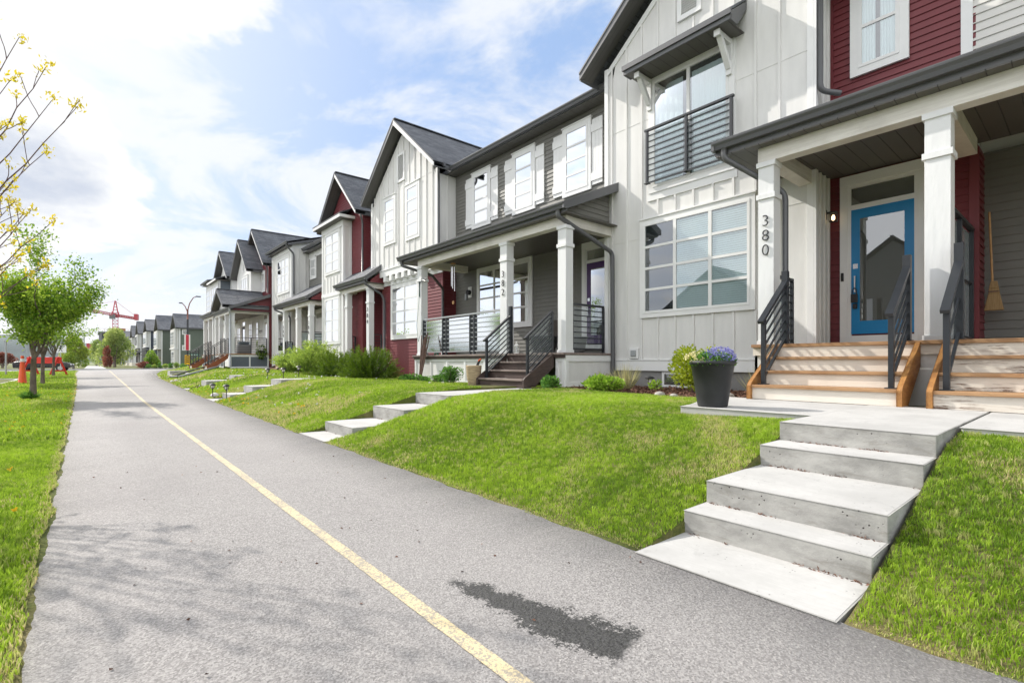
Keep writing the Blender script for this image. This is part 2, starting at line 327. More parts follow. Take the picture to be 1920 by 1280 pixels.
# ------------------------------------------------------------------ mesh helpers
def wl(p):
    v = Vector((0, 0, 0))
    while p is not None: v += p.location; p = p.parent
    return v
class MB:
    def __init__(s): s.v = []; s.f = []
    def add(s, pts, faces):
        o = len(s.v); s.v += [tuple(p) for p in pts]; s.f += [tuple(o + i for i in f) for f in faces]; return s
    def quad(s, *p): return s.add(p, [tuple(range(len(p)))])
    def hexa(s, b, t): return s.add(list(b) + list(t), [(3, 2, 1, 0), (4, 5, 6, 7), (0, 1, 5, 4), (1, 2, 6, 5), (2, 3, 7, 6), (3, 0, 4, 7)])
    def box(s, x0, x1, y0, y1, z0, z1): return s.hexa([(x0, y0, z0), (x1, y0, z0), (x1, y1, z0), (x0, y1, z0)], [(x0, y0, z1), (x1, y0, z1), (x1, y1, z1), (x0, y1, z1)])
    def fbox(s, F, u0, u1, z0, z1, d0, d1): return s.hexa([F(u0, z0, d0), F(u1, z0, d0), F(u1, z0, d1), F(u0, z0, d1)], [F(u0, z1, d0), F(u1, z1, d0), F(u1, z1, d1), F(u0, z1, d1)])
    def fpoly(s, F, pts, d0, d1):
        n = len(pts); a = [F(u, z, d0) for u, z in pts]; b = [F(u, z, d1) for u, z in pts]
        return s.add(a + b, [tuple(range(n)), tuple(range(2 * n - 1, n - 1, -1))] + [(i, (i + 1) % n, n + (i + 1) % n, n + i) for i in range(n)])
    def prism(s, poly, z0, z1): return s.fpoly(lambda u, v, d: (u, v, d), poly, z0, z1)
    def bar(s, p0, p1, w, h, up=(0, 0, 1)):
        p0, p1 = Vector(p0), Vector(p1); d = (p1 - p0).normalized(); sd = d.cross(Vector(up))
        if sd.length < 1e-4: sd = d.cross(Vector((0, 1, 0)))
        sd.normalize(); u = sd.cross(d).normalized(); a = sd * w / 2; b = u * h / 2
        return s.hexa([p0 - a - b, p0 + a - b, p0 + a + b, p0 - a + b], [p1 - a - b, p1 + a - b, p1 + a + b, p1 - a + b])
    def tube(s, pts, r, seg=8, cap=True):
        pts = [Vector(p) for p in pts]; rs = r if isinstance(r, (list, tuple)) else [r] * len(pts); o = len(s.v); prev = None
        for i, p in enumerate(pts):
            d = (pts[min(i + 1, len(pts) - 1)] - pts[max(i - 1, 0)]).normalized()
            if prev is None:
                a = d.cross(Vector((0, 0, 1)))
                if a.length < 1e-3: a = d.cross(Vector((1, 0, 0)))
            else: a = prev - d * prev.dot(d)
            a.normalize(); prev = a; b = d.cross(a)
            for k in range(seg):
                t = 2 * math.pi * k / seg; s.v.append(tuple(p + (a * math.cos(t) + b * math.sin(t)) * rs[i]))
        for i in range(len(pts) - 1):
            for k in range(seg):
                k2 = (k + 1) % seg; s.f.append((o + i * seg + k, o + i * seg + k2, o + (i + 1) * seg + k2, o + (i + 1) * seg + k))
        if cap: s.f.append(tuple(o + k for k in range(seg))); s.f.append(tuple(o + (len(pts) - 1) * seg + k for k in reversed(range(seg))))
        return s
    def lathe(s, c, prof, seg=24, sq=None):
        o = len(s.v)
        for r, z in prof:
            for k in range(seg):
                t = 2 * math.pi * (k + .5) / seg; s.v.append((c[0] + r * math.cos(t), c[1] + r * math.sin(t), c[2] + z))
        for i in range(len(prof) - 1):
            for k in range(seg):
                k2 = (k + 1) % seg; s.f.append((o + i * seg + k, o + i * seg + k2, o + (i + 1) * seg + k2, o + (i + 1) * seg + k))
        s.f.append(tuple(o + k for k in reversed(range(seg)))); s.f.append(tuple(o + (len(prof) - 1) * seg + k for k in range(seg)))
        return s
    def build(s, name, m, parent=None, bevel=0, smooth=False, label=None):
        off = wl(parent) if parent is not None else Vector((0, 0, 0))
        me = bpy.data.meshes.new(name); me.from_pydata([tuple(Vector(v) - off) for v in s.v], [], s.f); me.materials.append(MATS[m])
        if smooth: me.polygons.foreach_set('use_smooth', [True] * len(me.polygons))
        me.validate(); o = bpy.data.objects.new(name, me); COL.objects.link(o); o.parent = parent
        if bevel:
            b = o.modifiers.new('b', 'BEVEL'); b.width = bevel; b.segments = 2; b.limit_method = 'ANGLE'; b.angle_limit = R(40)
        if label: o['label'] = label
        return o
def tag(o, label, cat, group=None, kind=None):
    if label: o['label'] = label
    if cat: o['category'] = cat
    if group: o['group'] = group
    if kind: o['kind'] = kind
    return o
def thing(name, loc, label, cat, group=None):
    o = bpy.data.objects.new(name, None); COL.objects.link(o); o.location = loc; o.empty_display_size = .1; return tag(o, label, cat, group)
def struct(o, label=None): o['kind'] = 'structure'; o['label'] = label or o.name.replace('_', ' '); o['category'] = o.name.split('.')[0].replace('_', ' '); return o
def copy_tree(o, parent=None):
    c = o.copy(); COL.objects.link(c)
    if parent is not None: c.parent = parent
    for ch in [x for x in COL.objects if x.parent == o]: copy_tree(ch, c)
    return c
def npmesh(name, V, Q, m, parent=None, tint=None, smooth=False):
    off = np.array(wl(parent)) if parent is not None else np.zeros(3)
    me = bpy.data.meshes.new(name); V = (V - off).astype(np.float32); k = Q.shape[1]
    me.vertices.add(len(V)); me.vertices.foreach_set('co', V.ravel()); me.loops.add(Q.size); me.loops.foreach_set('vertex_index', Q.astype(np.int32).ravel())
    me.polygons.add(len(Q)); me.polygons.foreach_set('loop_start', np.arange(0, Q.size, k, dtype=np.int32)); me.polygons.foreach_set('loop_total', np.full(len(Q), k, np.int32))
    if smooth: me.polygons.foreach_set('use_smooth', np.ones(len(Q), bool))
    me.update(calc_edges=True)
    if tint is not None:
        a = me.attributes.new('tint', 'FLOAT_COLOR', 'POINT'); c = np.ones((len(V), 4), np.float32); c[:, :tint.shape[1]] = tint; a.data.foreach_set('color', c.ravel())
    me.materials.append(MATS[m]); o = bpy.data.objects.new(name, me); COL.objects.link(o); o.parent = parent; return o
def unit(v): return v / np.maximum(np.linalg.norm(v, axis=1, keepdims=True), 1e-6)
def leaves(name, C, D, Ln, Wd, m, parent=None, tint=None):
    """diamond leaves: base C, direction D, length, width; a slight fold along the middle"""
    n = len(C); D = unit(D); rv = rng.normal(size=(n, 3)); Sd = unit(np.cross(D, rv)); Nn = np.cross(Sd, D)
    Ln = np.broadcast_to(np.asarray(Ln, float), (n,))[:, None]; Wd = np.broadcast_to(np.asarray(Wd, float), (n,))[:, None]
    V = np.empty((n, 4, 3)); V[:, 0] = C; mid = C + D * Ln * .5 + Nn * Wd * .22
    V[:, 1] = mid + Sd * Wd * .5; V[:, 2] = C + D * Ln; V[:, 3] = mid - Sd * Wd * .5
    Q = np.arange(n * 4).reshape(n, 4)
    if tint is None: tint = rng.random(n)
    T = np.repeat(np.clip(tint, 0, 1)[:, None], 4, 0); T = np.concatenate([T, T, T], 1)
    return npmesh(name, V.reshape(-1, 3), Q, m, parent, T)
def front(X): return lambda u, z, d: (X - d, u, z)
def side(Y): return lambda u, z, d: (u, Y - d, z)
def back_side(Y): return lambda u, z, d: (u, Y + d, z)

# ------------------------------------------------------------------ building parts
def gable_ext(u0, u1, ze, up, zp):
    """extent of a gable wall at height z: full below the eave ze, shrinking to the peak (up, zp)"""
    def e(z):
        if z <= ze: return u0, u1
        k = min(1, (z - ze) / (zp - ze)); return u0 + (up - u0) * k, u1 + (up - u1) * k
    return e
def lap(root, F, u0, u1, z0, z1, m, ext=None, c=.112, t=.02, name='wall', thick=.15):
    b = MB(); ext = ext or (lambda z: (u0, u1)); z = z0
    while z < z1 - .004:
        zt = min(z + c, z1); a0, b0 = ext(z); a1, b1 = ext(zt)
        if b0 - a0 < .01: break
        b.quad(F(a0, z, t), F(b0, z, t), F(b1, zt, .003), F(a1, zt, .003)); b.quad(F(a0, z, t), F(a0, z, -.02), F(b0, z, -.02), F(b0, z, t)); z = zt
    zs = sorted({z0, z1, *[q for q in np.linspace(z0, z1, 6)]}); L = [ext(q)[0] for q in zs]; Rr = [ext(q)[1] for q in zs]
    b.fpoly(F, [(Rr[i], zs[i]) for i in range(len(zs))] + [(L[i], zs[i]) for i in reversed(range(len(zs)))], -.002, -thick)
    return b.build(name, m, root)
def bnb(root, F, u0, u1, z0, z1, ext=None, m='off_white_panel', pitch=.406, start=None, seams=(), name='wall', skip=(), thick=.15):
    b = MB(); ext = ext or (lambda z: (u0, u1))
    zs = sorted({z0, z1, *[q for q in np.linspace(z0, z1, 7)]}); L = [ext(q)[0] for q in zs]; Rr = [ext(q)[1] for q in zs]
    b.fpoly(F, [(Rr[i], zs[i]) for i in range(len(zs))] + [(L[i], zs[i]) for i in reversed(range(len(zs)))], 0, -thick)
    w = b.build(name, m, root); t = MB(); u = (start if start is not None else u0 + pitch)
    while u < u1 - .08:
        top = z1
        while top > z0 and not (ext(top)[0] + .03 < u < ext(top)[1] - .03): top -= .03
        segs = [(z0, top)]
        for (a, c, zb, zt) in skip:
            if a - .02 < u < c + .02:
                ns = []
                for q in segs:
                    if zb >= q[1] or zt <= q[0]: ns.append(q); continue
                    if zb > q[0]: ns.append((q[0], zb))
                    if zt < q[1]: ns.append((zt, q[1]))
                segs = ns
        for q in segs:
            if q[1] - q[0] > .05: t.fbox(F, u - .022, u + .022, q[0], q[1], 0, .027)
        u += pitch
    for z in seams: t.fbox(F, ext(z)[0], ext(z)[1], z - .004, z + .004, 0, .006)
    t.build('batten', m, w); return w
def window(root, F, u0, u1, z0, z1, cols=1, rows=1, trim=.09, blind=None, sill=True, cw=None, name='window', curtain=False, pane='window_glass', base=0.0, bar=.026):
    """u0..u1 z0..z1 = outside of the trim boards; the pane sits in a vinyl frame with a blind or a dark room behind"""
    t = MB(); a, b_, c, d = u0 + trim, u1 - trim, z0 + trim, z1 - trim; g = base
    t.fbox(F, u0, a, z0, z1, g, g + .05); t.fbox(F, b_, u1, z0, z1, g, g + .05); t.fbox(F, a, b_, d, z1, g, g + .052); t.fbox(F, a, b_, z0, c, g, g + .052)
    w = t.build(name, 'white_trim', root)
    if sill:
        MB().fbox(F, u0 - .02, u1 + .02, z1, z1 + .03, g, g + .075).build('drip_cap', 'white_trim', w)
    f = MB(); fr = .05; lo = [a]; cw = cw or [1] * cols; tot = sum(cw)
    for q in cw: lo.append(lo[-1] + (b_ - a) * q / tot)
    f.fbox(F, a, b_, c, c + fr, g + .02, g + .062); f.fbox(F, a, b_, d - fr, d, g + .02, g + .062)
    for i, x in enumerate(lo):
        e0, e1 = (x, x + fr) if i == 0 else ((x - fr, x) if i == len(lo) - 1 else (x - fr * .7, x + fr * .7)); f.fbox(F, e0, e1, c + fr, d - fr, g + .02, g + .06)
    for i in range(len(lo) - 1):
        l, r = lo[i] + (fr if i == 0 else fr * .7), lo[i + 1] - (fr if i == len(lo) - 2 else fr * .7)
        for k in range(1, rows):
            z = c + fr + (d - c - 2 * fr) * k / rows; f.fbox(F, l, r, z - bar, z + bar, g + .022, g + .058)
    f.build('frame', 'white_trim', w)
    p = MB(); p.quad(F(a, c, g + .045), F(b_, c, g + .045), F(b_, d, g + .045), F(a, d, g + .045)); p.build('pane', pane, w)
    r = MB(); r.quad(F(a, c, g + .022), F(b_, c, g + .022), F(b_, d, g + .022), F(a, d, g + .022)); r.build('room_behind', 'interior_dark', w)
    if blind is not None:
        bl = MB(); zt = d - fr - .01; zb = d - fr - (d - c - 2 * fr) * blind; z = zt
        while z > zb:
            bl.quad(F(a + .03, z, g + .024), F(b_ - .03, z, g + .024), F(b_ - .03, z - .0415, g + .036), F(a + .03, z - .0415, g + .036)); z -= .042
        bl.build('blind', 'blind_white', w)
    if curtain:
        cu = MB(); n = 26; pts = [a + .02 + (b_ - a - .04) * i / n for i in range(n + 1)]
        for i in range(n):
            if not curtain == 'half' or not (.44 < i / n < .56): cu.quad(F(pts[i], c, g + .026 + .012 * (i % 2)), F(pts[i + 1], c, g + .026 + .012 * ((i + 1) % 2)), F(pts[i + 1], d - .16, g + .026 + .012 * ((i + 1) % 2)), F(pts[i], d - .16, g + .026 + .012 * (i % 2)))
        cu.build('curtain', 'curtain', w)
    return w
def column(root, x, y0, y1, z0, z1, zband, d=.22):
    """square porch column: front face at x, y0..y1"""
    w = MB(); w.box(x, x + d, y0, y1, z0, z1); c = w.build('column', 'white_wood', root, .004)
    e = .022
    MB().box(x - e, x + d + e, y0 - e, y1 + e, z1 - .075, z1 - .002).build('capital', 'white_wood', c, .003); MB().box(x - e, x + d + e, y0 - e, y1 + e, zband - .045, zband + .03).build('collar', 'white_wood', c, .003)
    MB().box(x - e * .7, x + d + e * .7, y0 - e * .7, y1 + e * .7, z0 + .001, z0 + .06).build('plinth', 'white_wood', c, .003); return c
def gutter(root, x, y0, y1, z, m='dark_metal', w=.12, h=.12):
    """eave gutter running along Y, front face at x, top at z: an open K profile"""
    prof = [(x + w, z), (x + w, z - h), (x + .045, z - h), (x + .03, z - h * .55), (x + .004, z - h * .28), (x, z - .012), (x, z), (x + .014, z), (x + .014, z - .02), (x + .05, z - h + .02), (x + w - .015, z - h + .02), (x + w - .015, z)]
    b = MB(); n = len(prof); b.add([(p[0], y0, p[1]) for p in prof] + [(p[0], y1, p[1]) for p in prof], [(i, (i + 1) % n, n + (i + 1) % n, n + i) for i in range(n)])
    out = [0, 1, 2, 3, 4, 5, 6]
    b.add([(prof[i][0], y0, prof[i][1]) for i in out], [tuple(range(7))]); b.add([(prof[i][0], y1, prof[i][1]) for i in out], [tuple(range(7))])
    return b.build('gutter', m, root)
def downspout(root, pts, r=.042, m='dark_metal'):
    P = [Vector(p) for p in pts]; q = [P[0]]
    for i in range(1, len(P) - 1):
        a = (P[i - 1] - P[i]); b = (P[i + 1] - P[i]); k = min(.11, a.length * .45, b.length * .45)
        for t in (0, .25, .5, .75, 1):
            s0 = P[i] + a.normalized() * k; s1 = P[i] + b.normalized() * k; q.append(s0 * (1 - t) ** 2 + P[i] * 2 * t * (1 - t) + s1 * t * t)
    q.append(P[-1]); return MB().tube(q, r, 8).build('downspout', m, root, smooth=True)
def slab(root, name, p, th, m):
    """roof slope: four corner points of the top face and a vertical thickness"""
    return MB().hexa([(x, y, z - th) for x, y, z in p], p).build(name, m, root)
def gable_roof(root, x0, x1, ya, yp, yb, ze, zp, over=.25, th=.16, white_right=False, wallx=None):
    """ridge along X from x0 (front) to x1; eaves at ya (near) and yb (far)"""
    k = (zp - ze) / (yp - ya)
    r = slab(root, 'roof', [(x0, ya, ze), (x1, ya, ze), (x1, yp, zp), (x0, yp, zp)], .06, 'shingle_x')
    slab(root, 'roof', [(x0, yb, ze), (x0, yp, zp), (x1, yp, zp), (x1, yb, ze)], .06, 'shingle_x')
    MB().bar((x0 - .01, yp, zp + .012), (x1, yp, zp + .012), .2, .03).build('ridge_cap', 'shingle_x', r)
    for y, nm in ((ya, 'white_trim' if white_right else 'fascia_metal'), (yb, 'fascia_metal')):
        f = MB(); z_ = lambda q: ze + (zp - ze) * (q - y) / (yp - y)
        f.fpoly(front(x0), [(y, ze - .03), (yp, zp - .03), (yp, zp - .03 - th * 1.25), (y, ze - .03 - th)], .004, .03); f.build('rake_board', nm, root)
        f = MB(); f.fpoly(front(x0), [(y, ze - .012), (yp, zp - .012), (yp, zp - .06), (y, ze - .06)], .0, .045); f.build('rake_edge', 'fascia_metal', root)
    wx = wallx if wallx is not None else x0 + .38
    for y in (ya, yb):
        sgn = 1 if y < yp else -1
        s = MB(); s.hexa([(x0, y, ze - .09 - th * .5), (wx, y, ze - .09 - th * .5), (wx, yp, zp - .09 - th * .5), (x0, yp, zp - .09 - th * .5)], [(x0, y, ze - .065), (wx, y, ze - .065), (wx, yp, zp - .065), (x0, yp, zp - .065)]); s.build('soffit', 'soffit_x', root)
        e = MB(); e.hexa([(x0 + .003, y, ze - .2), (x1, y, ze - .2), (x1, y + sgn * .03, ze - .2), (x0 + .003, y + sgn * .03, ze - .2)], [(x0 + .003, y, ze - .02), (x1, y, ze - .02), (x1, y + sgn * .03, ze - .02), (x0 + .003, y + sgn * .03, ze - .02)]); e.build('fascia', 'fascia_metal', root)
    return r
def railing(root, a, b, h=.92, nb=6, glass='rail_glass', posts=(0, 1), name='railing', post_top=(0, 0), bottom=.09, ptop=.05, m='black_metal', capw=.065, over=(0, 0), pm=None):
    """rail between base points a and b (on deck or tread); bars follow the slope"""
    a, b = Vector(a), Vector(b); d = (b - a); up = Vector((0, 0, 1)); r = MB()
    r.bar(a + up * h - d.normalized() * over[0], b + up * h + d.normalized() * over[1], capw, .04); r.bar(a + up * bottom, b + up * bottom, .03, .03)
    for i in range(nb): 
        z = bottom + (h - bottom) * (i + 1) / (nb + 1); r.bar(a + up * z, b + up * z, .02, .02)
    ro = r.build(name, m, root)
    for k in posts:
        p = a + d * k; e = .0
        if k == 0: e = post_top[0]
        if k == 1: e = post_top[1]
        q = MB(); q.bar(p, p + up * (h - .02 + e), ptop if not e else ptop * 1.5, ptop if not e else ptop * 1.5); q.bar(p, p + up * .012, ptop * 2.1, ptop * 2.1); q.build('post', pm or m, ro, .003)
    if glass:
        s = Vector((abs(d.y), abs(d.x), 0)).normalized() * .025
        g = MB(); g.quad(a + s + up * (bottom + .02), b + s + up * (bottom + .02), b + s + up * (h - .05), a + s + up * (h - .05)); g.build('glass_panel', glass, ro)
    return ro
def wood_stairs(root, xn, z0, z1, y0, y1, n, run, tread, riser, stringer, side_w=.05, name='porch_stairs'):
    """n risers from ground z0 up to deck z1; deck nose at xn; stairs climb towards +X"""
    rise = (z1 - z0) / n; xb = xn - run * (n - 1); t = MB(); r = MB(); st = []
    root_s = None
    for i in range(n):
        x = xb + run * i; zt = z0 + rise * (i + 1)
        r.box(x + .02, x + .045, y0, y1, z0 + rise * i + .002, zt - .036)
        if i < n - 1: t.box(x - .012, x + run + .02, y0, y1, zt - .036, zt)
    so = t.build(name, tread, root, .004); r.build('riser', riser, so)
    for y in (y0 - side_w - .001, y1 + .001):
        s = MB(); top = [(xb - .03, z0), (xb - .03, z0 + rise * .95), (xb + .02, z0 + rise * 1.22), (xn + .0, z1 - .02), (xn, z1 - .3), (xb + .22, z0)]
        if stringer: s.fpoly(lambda u, z, d: (u, y + d, z), top, 0, side_w); s.build('stringer', stringer, so, .004)
    return so
def digits(root, text, F_origin, size, m='black_metal', step=.19, name='house_number', vert=True, depth=.012, standoff=.015):
    """text on a wall that faces -X; F_origin = (x, y centre, z top)"""
    x, y, z = F_origin; b = MB(); dg = bpy.context.evaluated_depsgraph_get()
    for i, ch in enumerate(text if vert else [text]):
        cu = bpy.data.curves.new('t', 'FONT'); cu.body = ch; cu.size = size; cu.extrude = depth / 2; cu.align_x = 'CENTER'; cu.resolution_u = 4; cu.offset = -.004
        o = bpy.data.objects.new('t', cu); COL.objects.link(o); bpy.context.view_layer.update()
        me = o.evaluated_get(bpy.context.evaluated_depsgraph_get()).to_mesh()
        pts = [(x - v.co.z - standoff, y - v.co.x, z - step * (i + 1) + v.co.y) for v in me.vertices]; b.add(pts, [tuple(p.vertices) for p in me.polygons])
        o.to_mesh_clear(); bpy.data.objects.remove(o); bpy.data.curves.remove(cu)
    return b.build(name, m, root)
def porch_roof(root, x0, x1, y0, y1, zg, zw, zs, xb, rake_near=True, rake_far=False, wall_m=None, beam=(.0,.0), soff='soffit_dark', gut=True):
    """lean-to porch roof: gutter front x0, wall x1; top at gutter zg, at wall zw; soffit level zs; beam line xb"""
    r = slab(root, 'porch_roof', [(x0 + .06, y0, zg - .01), (x1, y0, zw), (x1, y1, zw), (x0 + .06, y1, zg - .01)], .05, 'shingle_y')
    MB().box(x0 + .12, x1, y0 + .02, y1 - .02, zs - .02, zs).build('soffit', soff, r)
    MB().box(x0 + .121, x0 + .145, y0, y1, zs + .001, zg - .06).build('fascia', 'fascia_metal', r)
    if gut: gutter(root, x0, y0, y1, zg)
    for y, on in ((y0, rake_near), (y1, rake_far)):
        if on:
            d = .03 if y == y0 else -.03
            f = MB(); f.fpoly(lambda u, z, q: (u, y + q, z), [(x0 + .02, zg + .005), (x1 + .0, zw + .015), (x1 + .0, zw - .19), (x0 + .12, zg - .13), (x0 + .02, zg - .13)], -d * .5, d); f.build('rake_board', 'fascia_metal', r)
    return r
def porch_light(root, F, u, z, on=False):
    b = MB(); b.fbox(F, u - .05, u + .05, z - .02, z + .14, 0, .02); b.bar(F(u, z + .08, .02), F(u, z + .08, .12), .03, .03); b.fbox(F, u - .055, u + .055, z + .055, z + .075, .07, .18)
    for s in (-.048, .048):
        for d in (.078, .172): b.fbox(F, u + s - .005, u + s + .005, z - .075, z + .055, d - .005, d + .005)
    b.fbox(F, u - .052, u + .052, z - .085, z - .075, .073, .177)
    l = b.build('porch_light', 'black_metal', root)
    g = MB(); c = F(u, z - .03, .125); g.lathe((c[0], c[1], c[2]), [(.012, -.03), (.026, -.01), (.026, .03), (.012, .06)], 10); g.build('bulb', 'lamp_glow' if on else 'lantern_white', l); return l
def shutter(root, F, u0, u1, z0, z1):
    b = MB(); n = 3; w = (u1 - u0) / n
    for i in range(n): b.fbox(F, u0 + w * i + .002, u0 + w * (i + 1) - .002, z0, z1, .02, .045)
    b.fbox(F, u0 - .015, u1 + .015, z0 + .10, z0 + .30, .045, .066); b.fbox(F, u0 - .015, u1 + .015, z1 - .33, z1 - .13, .045, .066)
    return b.build('shutter', 'white_trim', root)
def louvre(root, F, u0, u1, z0, z1, name='gable_vent'):
    b = MB(); t = .09; b.fbox(F, u0, u0 + t, z0, z1, 0, .05); b.fbox(F, u1 - t, u1, z0, z1, 0, .05); b.fbox(F, u0 + t, u1 - t, z1 - t, z1, 0, .05); b.fbox(F, u0 + t, u1 - t, z0, z0 + t, 0, .05)
    z = z0 + t
    while z < z1 - t: b.quad(F(u0 + t, z, .045), F(u1 - t, z, .045), F(u1 - t, z + .05, .012), F(u0 + t, z + .05, .012)); z += .045
    return b.build(name, 'white_trim', root)
def door(root, F, u0, u1, z0, z1, m='blue_paint', transom=.36, trim=.11, handle=True, lockbox=False, glass_in=True, hs=1, base=.0):
    """u0..u1: the leaf; trim and transom are added round it; hs = side of the handle (+1 = at u1)"""
    t = MB(); a, b = u0 - trim - .05, u1 + trim + .05; zt = z1 + transom + .06; g = base
    t.fbox(F, a, a + trim, z0 - .14, zt, g, g + .05); t.fbox(F, b - trim, b, z0 - .14, zt, g, g + .05); t.fbox(F, a - .0, b + .0, zt, zt + .16, g, g + .055)
    t.fbox(F, a + trim, u0, z0 - .03, zt, g, g + .035); t.fbox(F, u1, b - trim, z0 - .03, zt, g, g + .035); t.fbox(F, u0, u1, z1, z1 + .08, g, g + .04); t.fbox(F, u0, u1, zt - .06, zt, g, g + .04); t.fbox(F, a + trim, b - trim, z0 - .14, z0 - .03, g, g + .06)
    d = t.build('door', 'white_trim', root)
    l = MB(); st = (u1 - u0) * .145
    if glass_in:
        l.fbox(F, u0, u0 + st, z0, z1, g + .005, g + .03); l.fbox(F, u1 - st, u1, z0, z1, g + .005, g + .03); l.fbox(F, u0 + st, u1 - st, z0, z0 + st * 1.75, g + .005, g + .03); l.fbox(F, u0 + st, u1 - st, z1 - st * 1.3, z1, g + .005, g + .03)
        gl = MB(); gl.quad(F(u0 + st, z0 + .2, g + .02), F(u1 - st, z0 + .2, g + .02), F(u1 - st, z1 - .15, g + .02), F(u0 + st, z1 - .15, g + .02)); gl.build('pane', 'door_glass', d)
    else: l.fbox(F, u0, u1, z0, z1, g + .005, g + .03)
    l.build('door_leaf', m, d)
    tr = MB(); tr.quad(F(u0, z1 + .08, g + .02), F(u1, z1 + .08, g + .02), F(u1, zt - .06, g + .02), F(u0, zt - .06, g + .02)); tr.build('transom', 'door_glass', d)
    bk = MB(); bk.quad(F(u0, z0, g + .002), F(u1, z0, g + .002), F(u1, zt, g + .002), F(u0, zt, g + .002)); bk.build('room_behind', 'interior_dark', d)
    if handle:
        hu = u1 - st * .5 if hs > 0 else u0 + st * .5; h = MB()
        h.fbox(F, hu - .025, hu + .025, z0 + .83, z0 + 1.02, .03, .042); h.fbox(F, hu - .035, hu + .035, z0 + 1.09, z0 + 1.17, .03, .05); h.bar(F(hu, z0 + .7, .08), F(hu, z0 + .95, .08), .025, .02); h.fbox(F, hu - .012, hu + .012, z0 + .94, z0 + .965, .03, .09); h.fbox(F, hu - .012, hu + .012, z0 + .69, z0 + .715, .03, .09)
        h.build('handle', 'chrome', d)
        if lockbox:
            q = MB(); q.fbox(F, hu - .045, hu + .045, z0 + .52, z0 + .66, .09, .13); q.tube([F(hu - .03, z0 + .66, .11), F(hu - .03, z0 + .73, .11), F(hu, z0 + .765, .11), F(hu + .03, z0 + .73, .11), F(hu + .03, z0 + .66, .11)], .008, 6); q.fbox(F, hu - .03, hu + .03, z0 + .42, z0 + .5, .05, .09); q.build('lock_box', 'black_plastic', d, .008)
    return d

# ------------------------------------------------------------------ ground
def rise(y): return 0.20 * min(1, max(0, (y - 16) / 46))
PX = [2.3, 2.42, 2.7, 3.1, 3.6, 4.3, 5.2, 6.5, 9.0, 14.0]; PZ = [-1.075, -1.055, -1.01, -.925, -.80, -.605, -.525, -.525, -.56, -.62]
def path_edges(y):
    l = np.interp(y, [-5, 2.4, 16, 35, 50, 60, 70], [-.15, -.19, -.32, -.55, -.9, -.9, -.6])
    r = np.interp(y, [-5, 0, 8, 20, 27, 36, 47, 56, 63], [2.4, 2.35, 2.36, 2.6, 2.83, 3.1, 3.9, 5.0, 6.4])
    return float(l), float(r)
def gz(x, y):
    l, r = path_edges(y); k = rise(y); flat = min(1, max(0, (y - 52) / 10))
    if x <= r:
        if x >= l: return -1.06 + k
        return (-1.045 if x > -6 else -1.06) + k + .03 * math.sin(x * 1.3 + y * .4) * min(1, (l - x))
    sh = x - (r - 2.36); z = float(np.interp(sh, PX, PZ)); z += .03 * math.sin(y * .9 + 1) * min(1, max(0, (sh - 2.6))) * (1 if y < 60 else 0)
    z = z * (1 - flat) + (-1.03) * flat
    return z + k
def grid_sheet(name, xs, ys, fz, m, dz=0):
    V = np.array([[x, y, fz(x, y) + dz] for y in ys for x in xs]); nx = len(xs); Q = []
    for j in range(len(ys) - 1):
        for i in range(nx - 1): Q.append((j * nx + i, j * nx + i + 1, (j + 1) * nx + i + 1, (j + 1) * nx + i))
    return npmesh(name, V, np.array(Q), m, smooth=True)
b = MB(); b.box(-3000, 3000, -400, 5000, -1.6, -1.45); struct(b.build('terrain', 'field'), 'open grassy land reaching to the hills')
WALKS = ((.67, 1.66), (6.63, 7.67), (15.3, 16.35), (21.6, 22.7), (36.8, 38.0))
ysN = list(np.arange(-4, 20, .35)) + list(np.arange(20, 62.5, 1.2))
ysN = sorted([y for y in ysN if not any(a - .05 < y < b + .05 for a, b in WALKS)] + [q for a, b in WALKS for q in (a + .004, a + .02, (a + b) / 2, b - .02, b - .004)])
V = []; nx = 26
for y in ysN:
    r = path_edges(y)[1]
    for i in range(nx):
        x = r - .03 + (14.2 - r) * (i / (nx - 1)) ** 1.5; V.append((x, y, gz(x, y) - .004 - (.35 if x < 6.7 and any(a + .01 < y < b - .01 for a, b in WALKS) else 0)))
Q = [(j * nx + i, j * nx + i + 1, (j + 1) * nx + i + 1, (j + 1) * nx + i) for j in range(len(ysN) - 1) for i in range(nx - 1)]
o = npmesh('front_lawn', np.array(V), np.array(Q), 'lawn_soil', smooth=True); struct(o, 'sloping front lawns between the path and the houses')
V = []; nx = 12
for y in ysN:
    l = path_edges(y)[0]
    for i in range(nx): x = l + .03 - (l + 6.0) * (i / (nx - 1)) ** 1.3 - .0; V.append((x, y, gz(x, y) - .004))
Q = [(j * nx + i, (j + 1) * nx + i, (j + 1) * nx + i + 1, j * nx + i + 1) for j in range(len(ysN) - 1) for i in range(nx - 1)]
o = npmesh('verge', np.array(V), np.array(Q), 'lawn_soil', smooth=True); struct(o, 'flat grass verge left of the path')
# the asphalt path with a slightly ragged edge
ysP = list(np.arange(-5, 20, .05)) + list(np.arange(20, 63, .8)); V = []; Q = []
for j, y in enumerate(ysP):
    l, r = path_edges(y); jl, jr = .012 * (random.random() - .5) + .02 * math.sin(y * 2.3) * math.sin(y * 5.1), .014 * (random.random() - .5) + .02 * math.sin(y * 3.1) * math.sin(y * 7.3 + 1); z = -1.055 + rise(y)
    V += [(l + jl, y, z - .05), (l + jl + .01, y, z - .004), (l + (r - l) * .25, y, z), (l + (r - l) * .5, y, z + .004), (l + (r - l) * .75, y, z), (r + jr - .01, y, z - .004), (r + jr, y, z - .05)]
for j in range(len(ysP) - 1):
    for i in range(6): Q.append((j * 7 + i, j * 7 + i + 1, (j + 1) * 7 + i + 1, (j + 1) * 7 + i))
struct(npmesh('path', np.array(V), np.array(Q), 'asphalt'), 'grey asphalt path with a damp patch')
